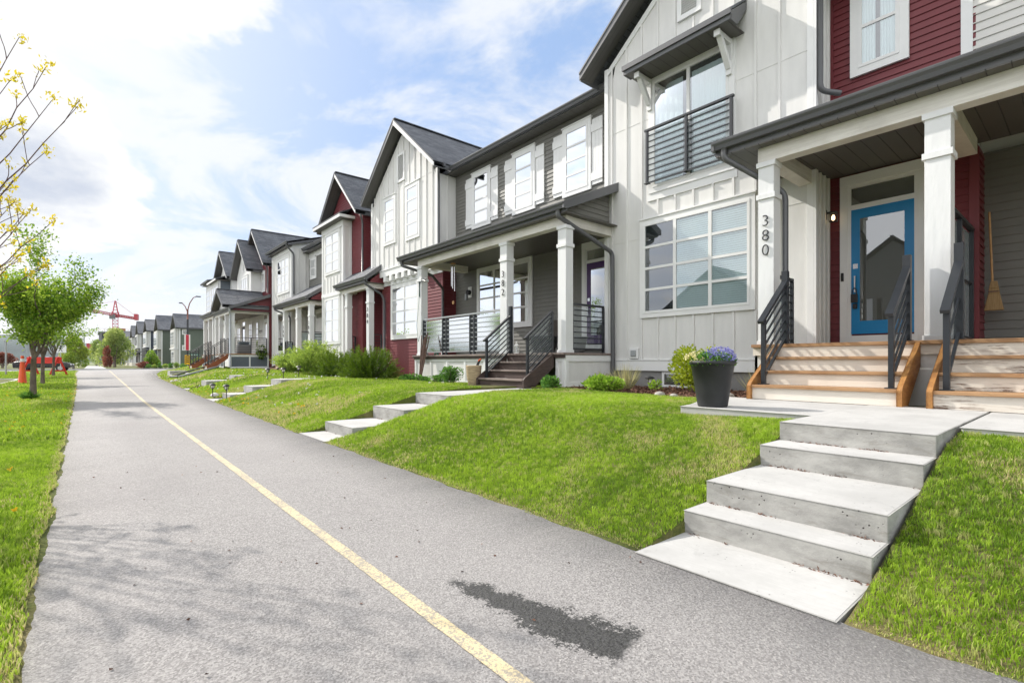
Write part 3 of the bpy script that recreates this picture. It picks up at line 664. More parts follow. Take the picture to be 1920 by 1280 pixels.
V = []; Q = []
for j, y in enumerate(ysP):
    l, r = path_edges(y); c = 1.075 + max(0, y - 16) * .0065; z = -1.055 + rise(y) + .007; w = .031 + .003 * random.random(); V += [(c - w, y, z), (c + w, y, z)]
for j in range(len(ysP) - 1): Q.append((2 * j, 2 * j + 1, 2 * j + 3, 2 * j + 2))
struct(npmesh('path_centre_line', np.array(V), np.array(Q), 'line_paint'), 'worn yellow centre line of the path')
# street, kerbs and pavements
b = MB(); b.box(-60, -6.0, -6, 62, -1.17, -1.12); b.box(-60, 60, 64.5, 75.5, -1.02, -.955); struct(b.build('road', 'road_asphalt'), 'pale asphalt streets')
def bay_outline(n=14):
    P = [(-6.2, 22), (-4.3, 22.0)]
    for i in range(n + 1):
        t = -math.pi / 2 + math.pi / 2 * i / n; P.append((-4.3 + 1.35 * math.cos(t), 23.4 + 1.4 * math.sin(t)))
    for i in range(n + 1):
        t = math.pi / 2 * i / n; P.append((-4.45 + 1.5 * math.cos(t), 37 + 3.2 * math.sin(t)))
    P.append((-6.2, 40.2)); return P
BAY = bay_outline()
b = MB(); b.prism(BAY, -1.15, -1.015); struct(b.build('parking_bay', 'road_asphalt'), 'pale parking bay beside the verge')
k = MB()
for i in range(len(BAY) - 1): k.bar((*BAY[i], -1.03), (*BAY[i + 1], -1.03), .16, .17)
k.bar((-6, -6, -1.06), (-6, 22, -1.06), .16, .2); k.bar((-6, 40.2, -1.02), (-6, 62, -.98), .16, .2)
k.bar((-60, 64.3, -.92), (60, 64.3, -.92), .2, .16); k.bar((-60, 75.7, -.9), (60, 75.7, -.9), .2, .16)
struct(k.build('kerb', 'kerb_concrete'), 'pale concrete kerbs')
b = MB(); b.box(-40, 40, 61.8, 64.2, -1.0, -.845); b.box(-7.6, -.9, 54.0, 55.4, -1.0, -.862); b.box(-40, 60, 75.8, 78, -1, -.85); b.box(-.6, 1.5, 78, 130, -1.0, -.84); struct(b.build('pavement', 'kerb_concrete'), 'concrete pavements at the crossing')
b = MB(); b.box(-90, -.6, 78, 200, -1.2, -.87); b.box(1.5, 60, 78, 320, -1.2, -.87); b.box(-90,-40,-6,62,-1.2,-1.0); struct(b.build('far_lawn', 'lawn_soil'), 'grass beyond the crossing')
# low wooded hills on the horizon
V = []; Q = []; nx = 90
for i in range(nx):
    a = R(-62 + 72 * i / (nx - 1)); d = 1500; h = 52 + 10 * math.sin(i * .21) + 6 * math.sin(i * .53 + 1) + 2.2 * random.random() + 14 * max(0, 1 - i / 40)
    for r_, hh in ((d, -2), (d + 60, h * .55), (d + 160, h), (d + 500, h * .6)): V.append((r_ * math.sin(a), r_ * math.cos(a), hh))
Q = [(i * 4 + j, (i + 1) * 4 + j, (i + 1) * 4 + j + 1, i * 4 + j + 1) for i in range(nx - 1) for j in range(3)]
struct(npmesh('hills', np.array(V), np.array(Q), 'hill_green'), 'low dark wooded hills on the horizon')

# ------------------------------------------------------------------ the row of townhouses
def body(root, y0, y1, z0, z1, x0=9.97, x1=18.5, m='pale_grey_siding'):
    return MB().box(x0, x1, y0, y1, z0, z1).build('rear_wall', m, root)
def main_roof(root, y0, y1, x0=9.38, ze=6.6, xr=14.3, zr=8.55, xe=19.0):
    slab(root, 'roof', [(x0, y0, ze), (xr, y0, zr), (xr, y1, zr), (x0, y1, ze)], .12, 'shingle_y')
    slab(root, 'roof', [(xr, y0, zr), (xe, y0, ze), (xe, y1, ze), (xr, y1, zr)], .12, 'shingle_y')
def corner(root, F, u, z0, z1, w=.10, m='white_trim', s=1, d=.032):
    return MB().fbox(F, min(u, u + s * w), max(u, u + s * w), z0, z1, -.002, d).build('corner_board', m, root)
def band(root, F, u0, u1, z0, z1, d=.034, m='white_trim', name='trim_board'):
    return MB().fbox(F, u0, u1, z0, z1, 0, d).build(name, m, root)
def beam(root, x0, x1, y0, y1, z0, z1): return MB().box(x0, x1, y0, y1, z0, z1).build('porch_beam', 'beam_white', root, .003)
G_ROW = 'townhouses in the attached row'

# ---- 380: off-white board-and-batten bay, red recess with the blue door
H380 = thing('townhouse', (9.8, 3, -.6), 'off-white board and batten townhouse with a bright blue glazed front door', 'house', G_ROW)
h = H380; F = front(9.08)
ext = gable_ext(3.03, 7.385, 6.62, 5.2, 8.36)
sk = [(3.95, 6.42, .93, 3.03), (4.34, 6.19, 3.55, 6.5), (4.99, 5.53, 6.8, 7.8)]
w = bnb(h, F, 3.03, 7.385, -.19, 8.3, ext, pitch=.4015, start=3.572, seams=(2.66, 5.17), skip=sk, name='bay_wall')
corner(h, F, 3.03, .03, 6.7, s=1); corner(h, F, 7.385, .03, 6.7, s=-1)
band(h, F, 3.13, 7.285, -.19, .03); MB().fbox(F, 3.1, 7.30, .03, .045, 0, .05).build('drip_cap', 'white_trim', h)
MB().fbox(F, 3.05, 7.36, -1.0, -.192, -.2, -.03).build('foundation', 'foundation', h)
fz = MB()
for s, y, in ((1, 3.03), (-1, 7.385)):
    yp = 5.2; fz.fpoly(F, [(y, 6.62 - .02), (yp, 8.36 - .02), (yp, 8.2 - .02), (y + s * .12, 6.56)], 0, .03)
fz.build('frieze_board', 'white_trim', h)
F2 = side(3.026); bnb(h, F2, 9.09, 9.8, -.2, 6.6, pitch=.2, start=9.3, seams=(2.66, 5.17), name='bay_return'); corner(h, F2, 9.048, .25, 6.6, s=1); 
bnb(h, back_side(7.389), 9.09, 9.8, -.2, 6.6, name='bay_return')
wn = window(h, F, 3.967, 6.406, .934, 3.02, 3, 4, blind=None)
a, b_ = 4.057, 5.56; bl = MB(); z = 2.86
while z > 1.09: bl.quad(F(a + .06, z, .024), F(b_ - .03, z, .024), F(b_ - .03, z - .0415, .036), F(a + .06, z - .0415, .036)); z -= .042
bl.build('blind', 'blind_white', wn)
jd = window(h, F, 4.34, 6.19, 3.55, 5.98, 2, 1, trim=.11, curtain='half', name='balcony_door', sill=False)
MB().fbox(F, 4.30, 6.23, 3.40, 3.55, 0, .03).build('sill', 'white_trim', jd)
railing(h, (8.93, 6.15, 3.73), (8.93, 4.35, 3.73), 1.12, 8, 'rail_glass', (0, .5, 1), 'balcony_railing', bottom=.02, over=(.05, .05))
def awning(root):
    y0, y1 = 4.13, 6.42; r = slab(root, 'awning', [(8.46, y0, 6.14), (9.08, y0, 6.60), (9.08, y1, 6.60), (8.46, y1, 6.14)], .045, 'shingle_y')
    f = MB(); f.box(8.465, 8.49, y0 + .01, y1 - .01, 5.95, 6.10); f.box(8.43, 8.465, y0 - .01, y1 + .01, 6.03, 6.13); f.build('fascia', 'fascia_metal', r)
    for y in (y0 + .005, y1 - .035): MB().fpoly(lambda u, z, d: (u, y + d, z), [(8.49, 6.10), (9.075, 6.53), (9.075, 6.38), (8.72, 5.95), (8.49, 5.95)], 0, .03).build('rake_board', 'fascia_metal', r)
    MB().box(8.49, 9.06, y0 + .04, y1 - .04, 5.96, 5.975).build('soffit', 'soffit_dark', r)
    band(r, F, y0 + .25, y1 - .22, 5.99 - .005, 6.14, .03)
    for y in (4.38, 6.10):
        k = MB(); k.box(8.985, 9.075, y, y + .10, 5.30, 5.94); k.box(8.58, 8.985, y + .004, y + .096, 5.85, 5.94); k.bar((8.66, y + .05, 5.86), (9.0, y + .05, 5.42), .085, .09, (0, 1, 0)); k.box(8.55, 8.58, y - .006, y + .106, 5.835, 5.945); k.build('bracket', 'white_trim', r)
awning(h)
louvre(h, F, 5.0, 5.51, 6.84, 7.75)
gable_roof(h, 8.7, 15, 2.62, 5.2, 7.82, 6.72, 8.80, wallx=9.08)
R9 = front(9.8)
lap(h, R9, 1.16, 3.03, .1, 6.55, 'red_siding', name='entry_wall'); corner(h, R9, 1.12, .25, 3.1, .11, 'red_siding', 1, .035); corner(h, R9, 2.97, 3.9, 6.55, .06, 'red_siding', 1, .03)
lap(h, side(1.14), 9.82, 10.34, .25, 3.15, 'red_siding', name='entry_return')
window(h, R9, 1.923, 2.711, 4.75, 6.32, 1, 2, trim=.12, curtain='half', base=.018)
door(h, R9, 1.858, 2.698, .463, 2.537, 'blue_paint', lockbox=True, base=.018)
MB().fbox(R9, 2.80, 2.84, 1.36, 1.5, .06, .085).build('doorbell', 'black_plastic', h, .004)
porch_light(h, side(3.026), 9.55, 2.44, True)
column(h, 7.55, 3.05, 3.27, .25, 2.93, 2.43); column(h, 7.55, 1.106, 1.344, .25, 2.93, 2.43, .24)
beam(h, 7.56, 7.76, -4, 3.28, 2.93, 3.15); beam(h, 7.761, 9.07, 3.06, 3.26, 2.931, 3.15); beam(h, 7.761, 9.55, 1.115, 1.335, 2.931, 3.15)
porch_roof(h, 7.28, 9.79, -4, 3.86, 3.36, 4.34, 3.17, 7.55, False, True)
downspout(h, [(7.36, 3.70, 3.25), (7.36, 3.70, 3.1), (7.86, 3.01, 2.5), (7.86, 3.01, .28)])
downspout(h, [(9.10, 2.95, 8.0), (9.10, 2.95, 4.42), (9.3, 2.72, 4.36)], .045)
dk = MB().box(7.38, 9.79, -4, 3.30, .205, .25).build('porch_deck', 'stained_cedar', h, .004)
sk_ = MB(); sk_.box(7.46, 7.5, -4, 3.28, -.6, .204); sk_.build('deck_skirt', 'off_white_panel', h); MB().box(7.46, 9.05, 3.24, 3.28, -.6, .204).build('deck_skirt', 'off_white_panel', h)
MB().box(7.425, 7.459, -4, 3.29, .09, .204).build('deck_fascia', 'cream_paint', h)
wood_stairs(h, 7.38, -.48, .25, 1.40, 2.93, 4, .27, 'stained_cedar', 'cream_paint', 'stringer_wood')
railing(h, (6.74, 2.85, -.2975), (7.44, 2.85, .25), .88, 5, 'rail_glass', (0, 1), 'stair_railing', (0, .16), ptop=.052, over=(.12, 0), capw=.075)
railing(h, (6.74, 1.485, -.2975), (7.44, 1.485, .25), .88, 5, 'rail_glass', (0, 1), 'stair_railing', (0, .16), ptop=.052, over=(.12, 0), capw=.075)
railing(h, (7.80, 3.16, .25), (8.5, 3.16, .25), 1.04, 7, 'rail_glass', (1,), 'railing')
railing(h, (7.83, 1.2, .25), (9.75, 1.2, .25), 1.66, 1, 'frosted_glass', (0, .5, 1), 'privacy_screen')
digits(h, '380', (7.55, 3.16, 2.20), .235, 'black_metal', .215)
o = MB(); o.fbox(F, 6.45, 6.68, .07, .30, 0, .05); o.build('outlet_box', 'white_trim', h, .006); MB().fbox(F, 6.50, 6.63, .12, .25, .05, .075).build('outlet_cover', 'galvanised', h, .005)
bw = MB(); bw.fbox(F, 5.2, 5.9, -.52, -.21, -.029, -.01); w5 = bw.build('basement_window', 'white_trim', h); MB().fbox(F, 5.26, 5.84, -.47, -.25, -.009, -.004).build('pane', 'door_glass', w5)
body(h, 1.2, 7.385, -.6, 6.55); main_roof(h, 1.2, 7.5)

# ---- 378: the neighbour at the right edge
h = thing('townhouse', (9.8, -1, -.6), 'grey sided townhouse at the right edge with weathered porch steps', 'house', G_ROW)
lap(h, R9, -4, 1.22, 3.9, 6.55, 'pale_grey_siding', name='upper_wall', c=.125); corner(h, R9, 1.19, 3.9, 6.55, .13, s=1)
lap(h, front(10.34), -4, 1.14, .24, 3.16, 'grey_siding', name='entry_wall', c=.125)
door(h, front(10.34), -.55, .35, .42, 2.5, 'white_door', base=.018)
wood_stairs(h, 7.379, -.48, .25, -.62, 1.10, 4, .27, 'stained_cedar', 'weathered_paint', 'stringer_wood')
railing(h, (6.74, 1.02, -.2975), (7.44, 1.02, .25), .88, 1, 'rail_glass', (0, 1), 'stair_railing', (0, .22), ptop=.055, over=(.12, 0), capw=.08)
railing(h, (6.74, -.55, -.2975), (7.44, -.55, .25), .88, 5, 'rail_glass', (0, 1), 'stair_railing', (0, .2), over=(.12, 0))
column(h, 7.55, -1.3, -1.07, .25, 2.93, 2.43)
body(h, -4, 1.19, -.6, 6.55, x0=10.5); main_roof(h, -4, 1.19)

# ---- 382: grey siding with shutters, white gable bay
h = thing('townhouse', (9.8, 11, -.6), 'dark grey townhouse with white shutters and a three column porch', 'house', G_ROW)
W8 = R9
lap(h, W8, 7.385, 14.62, .1, 6.5, 'grey_siding', name='front_wall')
for i, (a, b_) in enumerate(((12.578, 13.597), (10.49, 11.499), (8.39, 9.396))):
    window(h, W8, a, b_, 4.41, 6.25, 1, 4, trim=.11, blind=None if i == 0 else 1, base=.018)
    shutter(h, W8, a - .36, a - .02, 4.5, 6.17); shutter(h, W8, b_ + .02, b_ + .36, 4.5, 6.17)
window(h, W8, 10.61, 13.30, 1.03, 3.06, 3, 4, trim=.11, blind=.55, base=.018)
door(h, W8, 7.68, 8.535, .46, 2.52, 'purple_paint', base=.018, transom=.33)
gutter(h, 9.28, 7.40, 14.25, 6.62); MB().box(9.41, 9.8, 7.4, 14.6, 6.46, 6.48).build('soffit', 'soffit_dark', h); MB().box(9.40, 9.42, 7.4, 14.3, 6.481, 6.6).build('fascia', 'fascia_metal', h)
downspout(h, [(9.36, 7.47, 6.5), (9.36, 7.47, 6.35), (9.72, 7.43, 6.15), (9.72, 7.43, 4.5)])
GB = front(9.08); ext = gable_ext(14.62, 19.91, 6.62, 17.2, 8.72)
bnb(h, GB, 14.62, 19.91, 3.55, 8.65, ext, pitch=.42, start=14.98, seams=(6.62,), skip=[(15.83, 16.92, 4.5, 6.6), (17.68, 18.73, 4.62, 6.57), (16.95, 17.58, 6.85, 8.0)], name='gable_wall')
bnb(h, side(14.616), 9.09, 9.8, 3.45, 6.45, pitch=.36, name='gable_return'); bnb(h, back_side(19.914), 9.09, 9.8, 3.45, 6.5, name='gable_return')
corner(h, GB, 14.62, 3.6, 6.65, .13, s=1); corner(h, GB, 19.91, 3.6, 6.65, .13, s=-1); band(h, GB, 14.6, 19.93, 3.42, 3.66, .05)
MB().fbox(GB, 14.58, 19.95, 3.66, 3.69, 0, .08).build('drip_cap', 'white_trim', h)
window(h, GB, 15.848, 16.902, 4.52, 6.58, 1, 4, trim=.11, blind=1); window(h, GB, 17.696, 18.71, 4.64, 6.54, 1, 4, trim=.11, blind=1)
louvre(h, GB, 16.965, 17.564, 6.88, 7.97)
gable_roof(h, 8.7, 15.2, 14.28, 17.17, 20.1, 6.70, 9.12, white_right=True, wallx=9.08)
gutter(h, 9.0, 14.2, 14.3, 6.68); downspout(h, [(8.95, 14.40, 6.55), (8.95, 14.40, 6.42), (9.05, 14.56, 6.2), (9.05, 14.56, 3.85), (8.98, 14.5, 3.8)])
porch_roof(h, 7.28, 9.79, 7.02, 14.2, 3.25, 4.34, 3.08, 7.55, True, False)
t_ = MB(); t_.fpoly(side(7.30), [(7.62, 3.08), (9.07, 3.08), (9.07, 3.86), (7.62, 3.2)], 0, -.05); t_.build('gable_infill', 'grey_siding', h)
lap(h, side(7.28), 7.62, 9.07, 3.08, 3.84, 'grey_siding', lambda z: (7.62 + max(0, z - 3.2) * 2.15, 9.07), name='gable_infill', thick=.01)
for y0, y1 in ((13.114, 13.35), (9.113, 9.365), (7.181, 7.414)): column(h, 7.55, y0, y1, .19, 2.86, 2.45)
beam(h, 7.56, 7.76, 7.19, 13.35, 2.861, 3.06); beam(h, 7.761, 9.07, 7.2, 7.39, 2.862, 3.06); beam(h, 7.761, 9.26, 13.12, 13.34, 2.862, 3.06)
MB().box(7.40, 9.79, 7.10, 13.4, .145, .19).build('porch_deck', 'brown_tread', h, .004); MB().box(7.43, 7.46, 7.11, 13.39, .08, .144).build('deck_fascia', 'brown_stain', h)
def skirt(root, F, u0, u1, z0, z1, step, m='off_white_panel'):
    b = MB().fbox(F, u0, u1, z0, z1, -.04, 0).build('deck_skirt', m, root); t = MB(); t.fbox(F, u0, u1, z1 - .13, z1, 0, .025); n = max(1, round((u1 - u0) / step))
    for i in range(n + 1):
        u = u0 + (u1 - u0 - .08) * i / n; t.fbox(F, u, u + .08, z0, z1 - .13, 0, .024)
    t.fbox(F, u0 + .08, u1 - .08, z0, z0 + .12, 0, .0235); t.build('skirt_trim', 'white_trim', b); return b
skirt(h, front(7.49), 8.98, 13.36, -.62, .14, .82); skirt(h, front(7.49), 7.14, 7.40, -.55, .14, .3); skirt(h, side(7.14), 7.49, 9.06, -.55, .14, 1.6)
wood_stairs(h, 7.40, -.54, .19, 7.44, 8.93, 4, .27, 'brown_tread', 'brown_stain', 'brown_stain')
railing(h, (6.76, 8.86, -.3575), (7.46, 8.86, .19), .88, 6, 'rail_glass', (0, 1), 'stair_railing', (0, .24), over=(.1, 0)); railing(h, (6.76, 7.50, -.3575), (7.46, 7.50, .19), .88, 6, 'rail_glass', (0, 1), 'stair_railing', over=(.1, 0))
railing(h, (7.62, 9.40, .19), (7.62, 13.1, .19), 1.06, 7, 'frosted_glass', (0, .30, .35, .66, .71, 1), m='sky_lit_rail', pm='black_metal'); railing(h, (7.86, 7.30, .19), (8.9, 7.30, .19), 1.05, 7, 'rail_glass', (0, 1))
downspout(h, [(7.36, 7.22, 3.14), (7.36, 7.22, 3.0), (8.95, 7.08, 2.45), (8.97, 7.08, -.2), (8.97, 7.1, -.42), (8.0, 6.95, -.50)], .05)
downspout(h, [(7.36, 14.0, 3.14), (7.36, 14.0, 2.98), (8.2, 13.6, 2.72), (9.18, 14.5, 2.5), (9.2, 14.55, -.2)], .045)
digits(h, '382', (7.55, 9.24, 2.24), .22, 'black_metal', .215)
mb = MB(); mb.fbox(W8, 13.62, 13.82, 2.16, 2.52, .02, .05); m_ = mb.build('electric_meter', 'white_trim', h, .006); MB().fbox(W8, 13.9, 13.99, 2.1, 2.3, .02, .07).build('outlet_box', 'galvanised', m_); mt = MB(); mt.tube([W8(13.72, 2.33, .05), W8(13.72, 2.33, .15)], .085, 14); mt.build('meter_dial', 'black_plastic', m_)
body(h, 7.385, 19.9, -.6, 6.5); main_roof(h, 7.4, 17.5)

# ---- 384: red siding under the white gable, narrow porch, white two storey bay, red gable
h = thing('townhouse', (9.27, 19, -.6), 'red sided townhouse with a tall white bay below a red gable', 'house', G_ROW)
L9 = front(9.27)
lap(h, L9, 14.62, 19.3, -.62, 3.42, 'red_siding', name='front_wall'); lap(h, side(14.616), 9.27, 9.8, -.3, 3.42, 'red_siding', name='wall_return'); corner(h, L9, 14.62, .0, 2.9, .08, 'red_siding', 1, .034); corner(h, side(14.616), 9.24, .0, 2.9, .08, 'red_siding', 1, .034)
band(h, L9, 14.62, 19.1, 3.08, 3.42, .045)
MB().box(9.06, 9.29, 14.6, 19.93, 3.425, 3.44).build('soffit', 'soffit_dark', h)
for i in range(8): MB().box(9.0, 9.224, 14.95 + .5 * i, 15.15 + .5 * i, 3.20, 3.41).build('corbel', 'white_trim', h)
window(h, L9, 16.12, 18.42, .88, 3.06, 2, 4, trim=.13, blind=.25, base=.018)
lap(h, front(10.3), 19.3, 20.85, 0, 3.3, 'grey_siding', name='entry_wall'); lap(h, back_side(19.3), 9.27, 10.3, 0, 3.42, 'red_siding', name='wall_return')
door(h, front(10.3), 19.75, 20.6, .4, 2.45, 'white_door', base=.018)
ext = gable_ext(20.78, 25.1, 6.45, 22.93, 8.32)
lap(h, GB, 20.78, 25.1, -.5, 8.25, 'red_siding', ext, name='gable_wall'); lap(h, side(20.78), 9.08, 10.3, 0, 6.45, 'red_siding', name='gable_return'); corner(h, GB, 20.78, 0, 6.5, .1, 'red_siding', 1, .036); corner(h, side(20.78), 9.05, 0, 6.5, .1, 'red_siding', 1, .036)
BW = front(8.685); bnb(h, BW, 22.0, 24.65, -.55, 6.38, pitch=.40, start=22.35, skip=[(22.2, 24.4, .7, 3.2), (22.2, 24.4, 4.0, 6.3)], name='bay_wall', thick=.38); bnb(h, side(21.996), 8.695, 9.06, -.55, 6.38, pitch=.5, name='bay_return', thick=.02)
corner(h, BW, 22.0, -.55, 6.38, .12); corner(h, BW, 24.65, -.55, 6.38, .12, s=-1); corner(h, side(21.996), 8.655, -.55, 6.38, .11)
corner(h, side(21.996), 9.06, -.55, 6.38, .1, s=-1); band(h, BW, 22.0, 24.65, 6.12, 6.38, .05); band(h, side(21.996), 8.65, 9.06, 6.12, 6.38, .04); band(h, BW, 22.0, 24.65, 3.1, 3.24, .05)
window(h, BW, 22.34, 24.22, 4.12, 6.1, 2, 4, trim=.1, blind=1); window(h, BW, 22.34, 24.22, .82, 3.05, 2, 4, trim=.1, blind=.3)
slab(h, 'bay_roof', [(8.34, 21.55, 6.58), (9.08, 21.75, 6.95), (9.08, 24.9, 6.95), (8.34, 25.1, 6.58)], .04, 'shingle_y'); MB().box(8.35, 9.07, 21.6, 25.05, 6.4, 6.53).build('fascia', 'white_trim', h); MB().box(8.36, 9.06, 21.62, 25.03, 6.383, 6.399).build('soffit', 'soffit_dark', h)
gable_roof(h, 8.65, 15, 20.58, 22.93, 25.3, 6.55, 8.78, white_right=True, wallx=9.08)
downspout(h, [(8.9, 20.62, 6.45), (8.9, 20.62, 6.3), (9.02, 20.72, 6.1), (9.02, 20.72, 3.7)])
porch_roof(h, 8.33, 9.79, 19.0, 22.38, 3.42, 4.52, 3.22, 8.6, True, False)
lap(h, side(19.06), 8.7, 9.26, 3.2, 3.85, 'red_siding', lambda z: (8.62 + max(0, z - 3.3) * 1.3, 9.26), name='gable_infill', thick=.02)
column(h, 8.6, 19.12, 19.37, .1, 3.0, 2.42); column(h, 8.6, 21.35, 21.6, .1, 3.0, 2.42); beam(h, 8.61, 8.8, 19.13, 21.98, 3.0, 3.2); beam(h, 8.801, 9.26, 19.14, 19.36, 3.001, 3.2); beam(h, 8.801, 9.06, 21.36, 21.59, 3.001, 3.2)
MB().box(8.45, 10.28, 19.0, 21.98, .05, .1).build('porch_deck', 'brown_tread', h); MB().box(8.5, 8.54, 19.02, 21.97, -.6, .049).build('deck_skirt', 'off_white_panel', h)
railing(h, (8.86, 19.25, .1), (9.2, 19.25, .1), 1.02, 6, None, (0, 1)); railing(h, (8.86, 21.5, .1), (9.02, 21.5, .1), 1.02, 6, None, (0, 1))
downspout(h, [(8.42, 19.12, 3.3), (8.42, 19.12, 3.15), (9.1, 18.98, 2.75), (9.18, 18.95, 2.5), (9.18, 18.95, -.5)], .05)
digits(h, '384', (8.6, 19.245, 2.3), .24, 'black_metal', .25)
body(h, 19.9, 25.1, -.6, 6.4, x0=10.45); main_roof(h, 17.5, 25.3)

# ---- 386: grey recess and white board-and-batten bay with an eave
h = thing('townhouse', (9.8, 29, -.6), 'white board and batten townhouse with a flat eaved bay beyond the red gable', 'house', G_ROW)
lap(h, R9, 25.1, 30.0, 0, 6.3, 'grey_siding', name='front_wall'); band(h, R9, 25.1, 30.0, 5.98, 6.3, .04)
window(h, R9, 28.7, 29.7, 4.75, 6.0, 1, 2, trim=.13, base=.018); gutter(h, 9.3, 25.0, 29.9, 6.55); MB().box(9.42, 9.8, 25.1, 30, 6.3, 6.32).build('soffit', 'soffit_dark', h)
B6 = front(8.81); bnb(h, B6, 30.0, 33.95, -.55, 6.62, pitch=.35, start=30.3, skip=[(30.2, 32.9, 3.95, 6.3), (30.2, 32.9, .5, 3.1)], name='bay_wall'); bnb(h, side(29.996), 8.82, 9.97, -.55, 6.75, pitch=.38, name='bay_return')
corner(h, B6, 30.0, -.5, 6.6, .14); corner(h, B6, 33.95, -.5, 6.6, .14, s=-1); corner(h, side(29.996), 8.78, -.5, 6.6, .12); band(h, B6, 30.1, 33.85, 6.42, 6.62, .03); band(h, side(29.996), 8.8, 10.6, 6.55, 6.9, .03)
window(h, B6, 30.3, 32.8, 4.05, 6.22, 3, 4, trim=.12, blind=1); window(h, B6, 30.35, 32.7, .5, 3.05, 1, 1, trim=.12, blind=.6)
gutter(h, 8.42, 29.75, 34.3, 6.85); slab(h, 'bay_roof', [(8.5, 29.75, 6.83), (12.8, 29.75, 8.1), (12.8, 34.3, 8.1), (8.5, 34.3, 6.83)], .1, 'shingle_y'); MB().box(8.55, 8.81, 29.8, 34.2, 6.63, 6.65).build('soffit', 'soffit_dark', h)
MB().fpoly(side(29.78), [(8.5, 6.83), (12.7, 8.07), (12.7, 7.85), (8.55, 6.62)], 0, .03).build('rake_board', 'fascia_metal', h)
MB().fpoly(side(29.996), [(8.85, 6.6), (12.5, 6.6), (12.5, 7.95), (8.85, 6.82)], 0, -.06).build('gable_infill', 'white_trim', h)
downspout(h, [(8.5, 29.9, 6.74), (8.5, 29.9, 6.6), (8.9, 29.92, 6.2), (8.9, 29.92, 3.9)], .05)
porch_roof(h, 8.03, 9.79, 25.2, 31.0, 3.24, 4.35, 3.05, 8.3, True, False)
lap(h, side(25.25), 8.3, 9.6, 3.1, 3.95, 'red_siding', lambda z: (8.3 + max(0, z - 3.15) * 1.6, 9.6), name='gable_infill', thick=.02)
for a in (29.6, 27.3, 25.32): column(h, 8.3, a, a + .27, .1, 2.84, 2.3)
beam(h, 8.31, 8.5, 25.33, 29.87, 2.84, 3.04); beam(h, 8.501, 9.79, 25.34, 25.58, 2.841, 3.04); beam(h, 8.501, 8.8, 29.62, 29.86, 2.841, 3.04)
MB().box(8.2, 9.79, 25.2, 29.98, .05, .1).build('porch_deck', 'stained_cedar', h)
door(h, R9, 27.7, 28.6, .32, 2.36, 'white_door', base=.018, glass_in=False); door(h, R9, 25.7, 26.6, .32, 2.36, 'white_door', base=.018); porch_light(h, R9, 27.0, 2.2)
wood_stairs(h, 8.2, -.5, .1, 26.0, 27.2, 4, .27, 'stained_cedar', 'cream_paint', 'brown_stain'); wood_stairs(h, 8.2, -.5, .1, 27.6, 29.0, 4, .27, 'stained_cedar', 'cream_paint', 'brown_stain')
railing(h, (8.5, 29.7, .1), (8.78, 29.7, .1), 1.02, 7, 'frosted_glass', (0, 1)); railing(h, (8.35, 29.55, .1), (8.35, 29.1, .1), 1.02, 7, 'rail_glass', (0, 1)); railing(h, (8.5, 27.45, .1), (9.7, 27.45, .1), 1.5, 1, 'frosted_glass', (0, 1), 'privacy_screen'); railing(h, (8.55, 25.45, .1), (9.7, 25.45, .1), 1.3, 7, None, (0, 1))
downspout(h, [(8.1, 30.8, 3.13), (8.1, 30.8, 3.0), (8.7, 30.2, 2.65), (8.75, 30.05, 2.5), (8.75, 30.05, -.3)], .05)
digits(h, '386', (8.3, 25.455, 2.1), .26, 'black_metal', .24)
body(h, 25.1, 34.0, -.6, 6.3); main_roof(h, 25.3, 29.75, ze=6.5)
digits(h, '388', (8.3, 29.735, 2.1), .26, 'black_metal', .24)

# ---- the forward porch house and its white neighbour
h = thing('townhouse', (8.75, 36, -.5), 'townhouse with red gable over white siding and a deep gabled porch', 'house', G_ROW)
F8 = front(8.75); Sd = side(34.4); ext = gable_ext(34.4, 39.9, 6.2, 37.1, 8.55)
lap(h, F8, 34.4, 39.9, 3.2, 8.45, 'red_siding', ext, name='gable_wall', c=.13); lap(h, Sd, 8.75, 18, -.5, 6.2, 'red_siding', name='side_wall', c=.13)
gable_roof(h, 8.3, 16, 34.12, 37.1, 40.1, 6.28, 8.95, white_right=True, wallx=8.75); corner(h, F8, 34.4, 3.3, 6.3, .08, 'red_siding')
window(h, F8, 35.3, 36.08, 4.6, 5.95, 1, 2, trim=.13, base=.018)
Fw = front(8.1); ext = gable_ext(36.2, 40.3, 6.1, 38.2, 8.0)
lap(h, Fw, 36.2, 40.3, 3.2, 7.95, 'white_vinyl', ext, name='white_gable_wall', c=.13); lap(h, side(36.2), 8.1, 8.75, 3.2, 6.1, 'white_vinyl', name='white_gable_return', c=.13); corner(h, Fw, 36.2, 3.2, 6.1, .12); louvre(h, Fw, 37.9, 38.5, 6.2, 7.1)
gable_roof(h, 7.7, 14, 35.78, 38.2, 40.62, 6.08, 8.35, white_right=True, wallx=8.1); window(h, Fw, 36.95, 38.9, 4.1, 5.85, 3, 2, trim=.12, blind=1, base=.018)
lap(h, F8, 34.5, 41, -.5, 3.2, 'white_vinyl', name='porch_wall', c=.13)
door(h, F8, 34.75, 35.6, .7, 2.7, 'white_door', base=.018); window(h, F8, 36.9, 37.6, .9, 2.8, 1, 4, trim=.1, base=.018); window(h, F8, 38.6, 39.6, .9, 2.8, 2, 4, trim=.1, base=.018, blind=1); porch_light(h, F8, 36.2, 2.0)
porch_roof(h, 6.38, 8.75, 34.15, 39.7, 3.36, 4.30, 3.16, 6.6, True, False)
gable_roof(h, 6.1, 8.7, 34.3, 36.15, 38.0, 3.50, 4.62, wallx=6.5)
MB().fpoly(front(6.5), [(34.5, 3.4), (37.8, 3.4), (36.15, 4.4)], 0, -.05).build('gable_infill', 'white_vinyl', h)
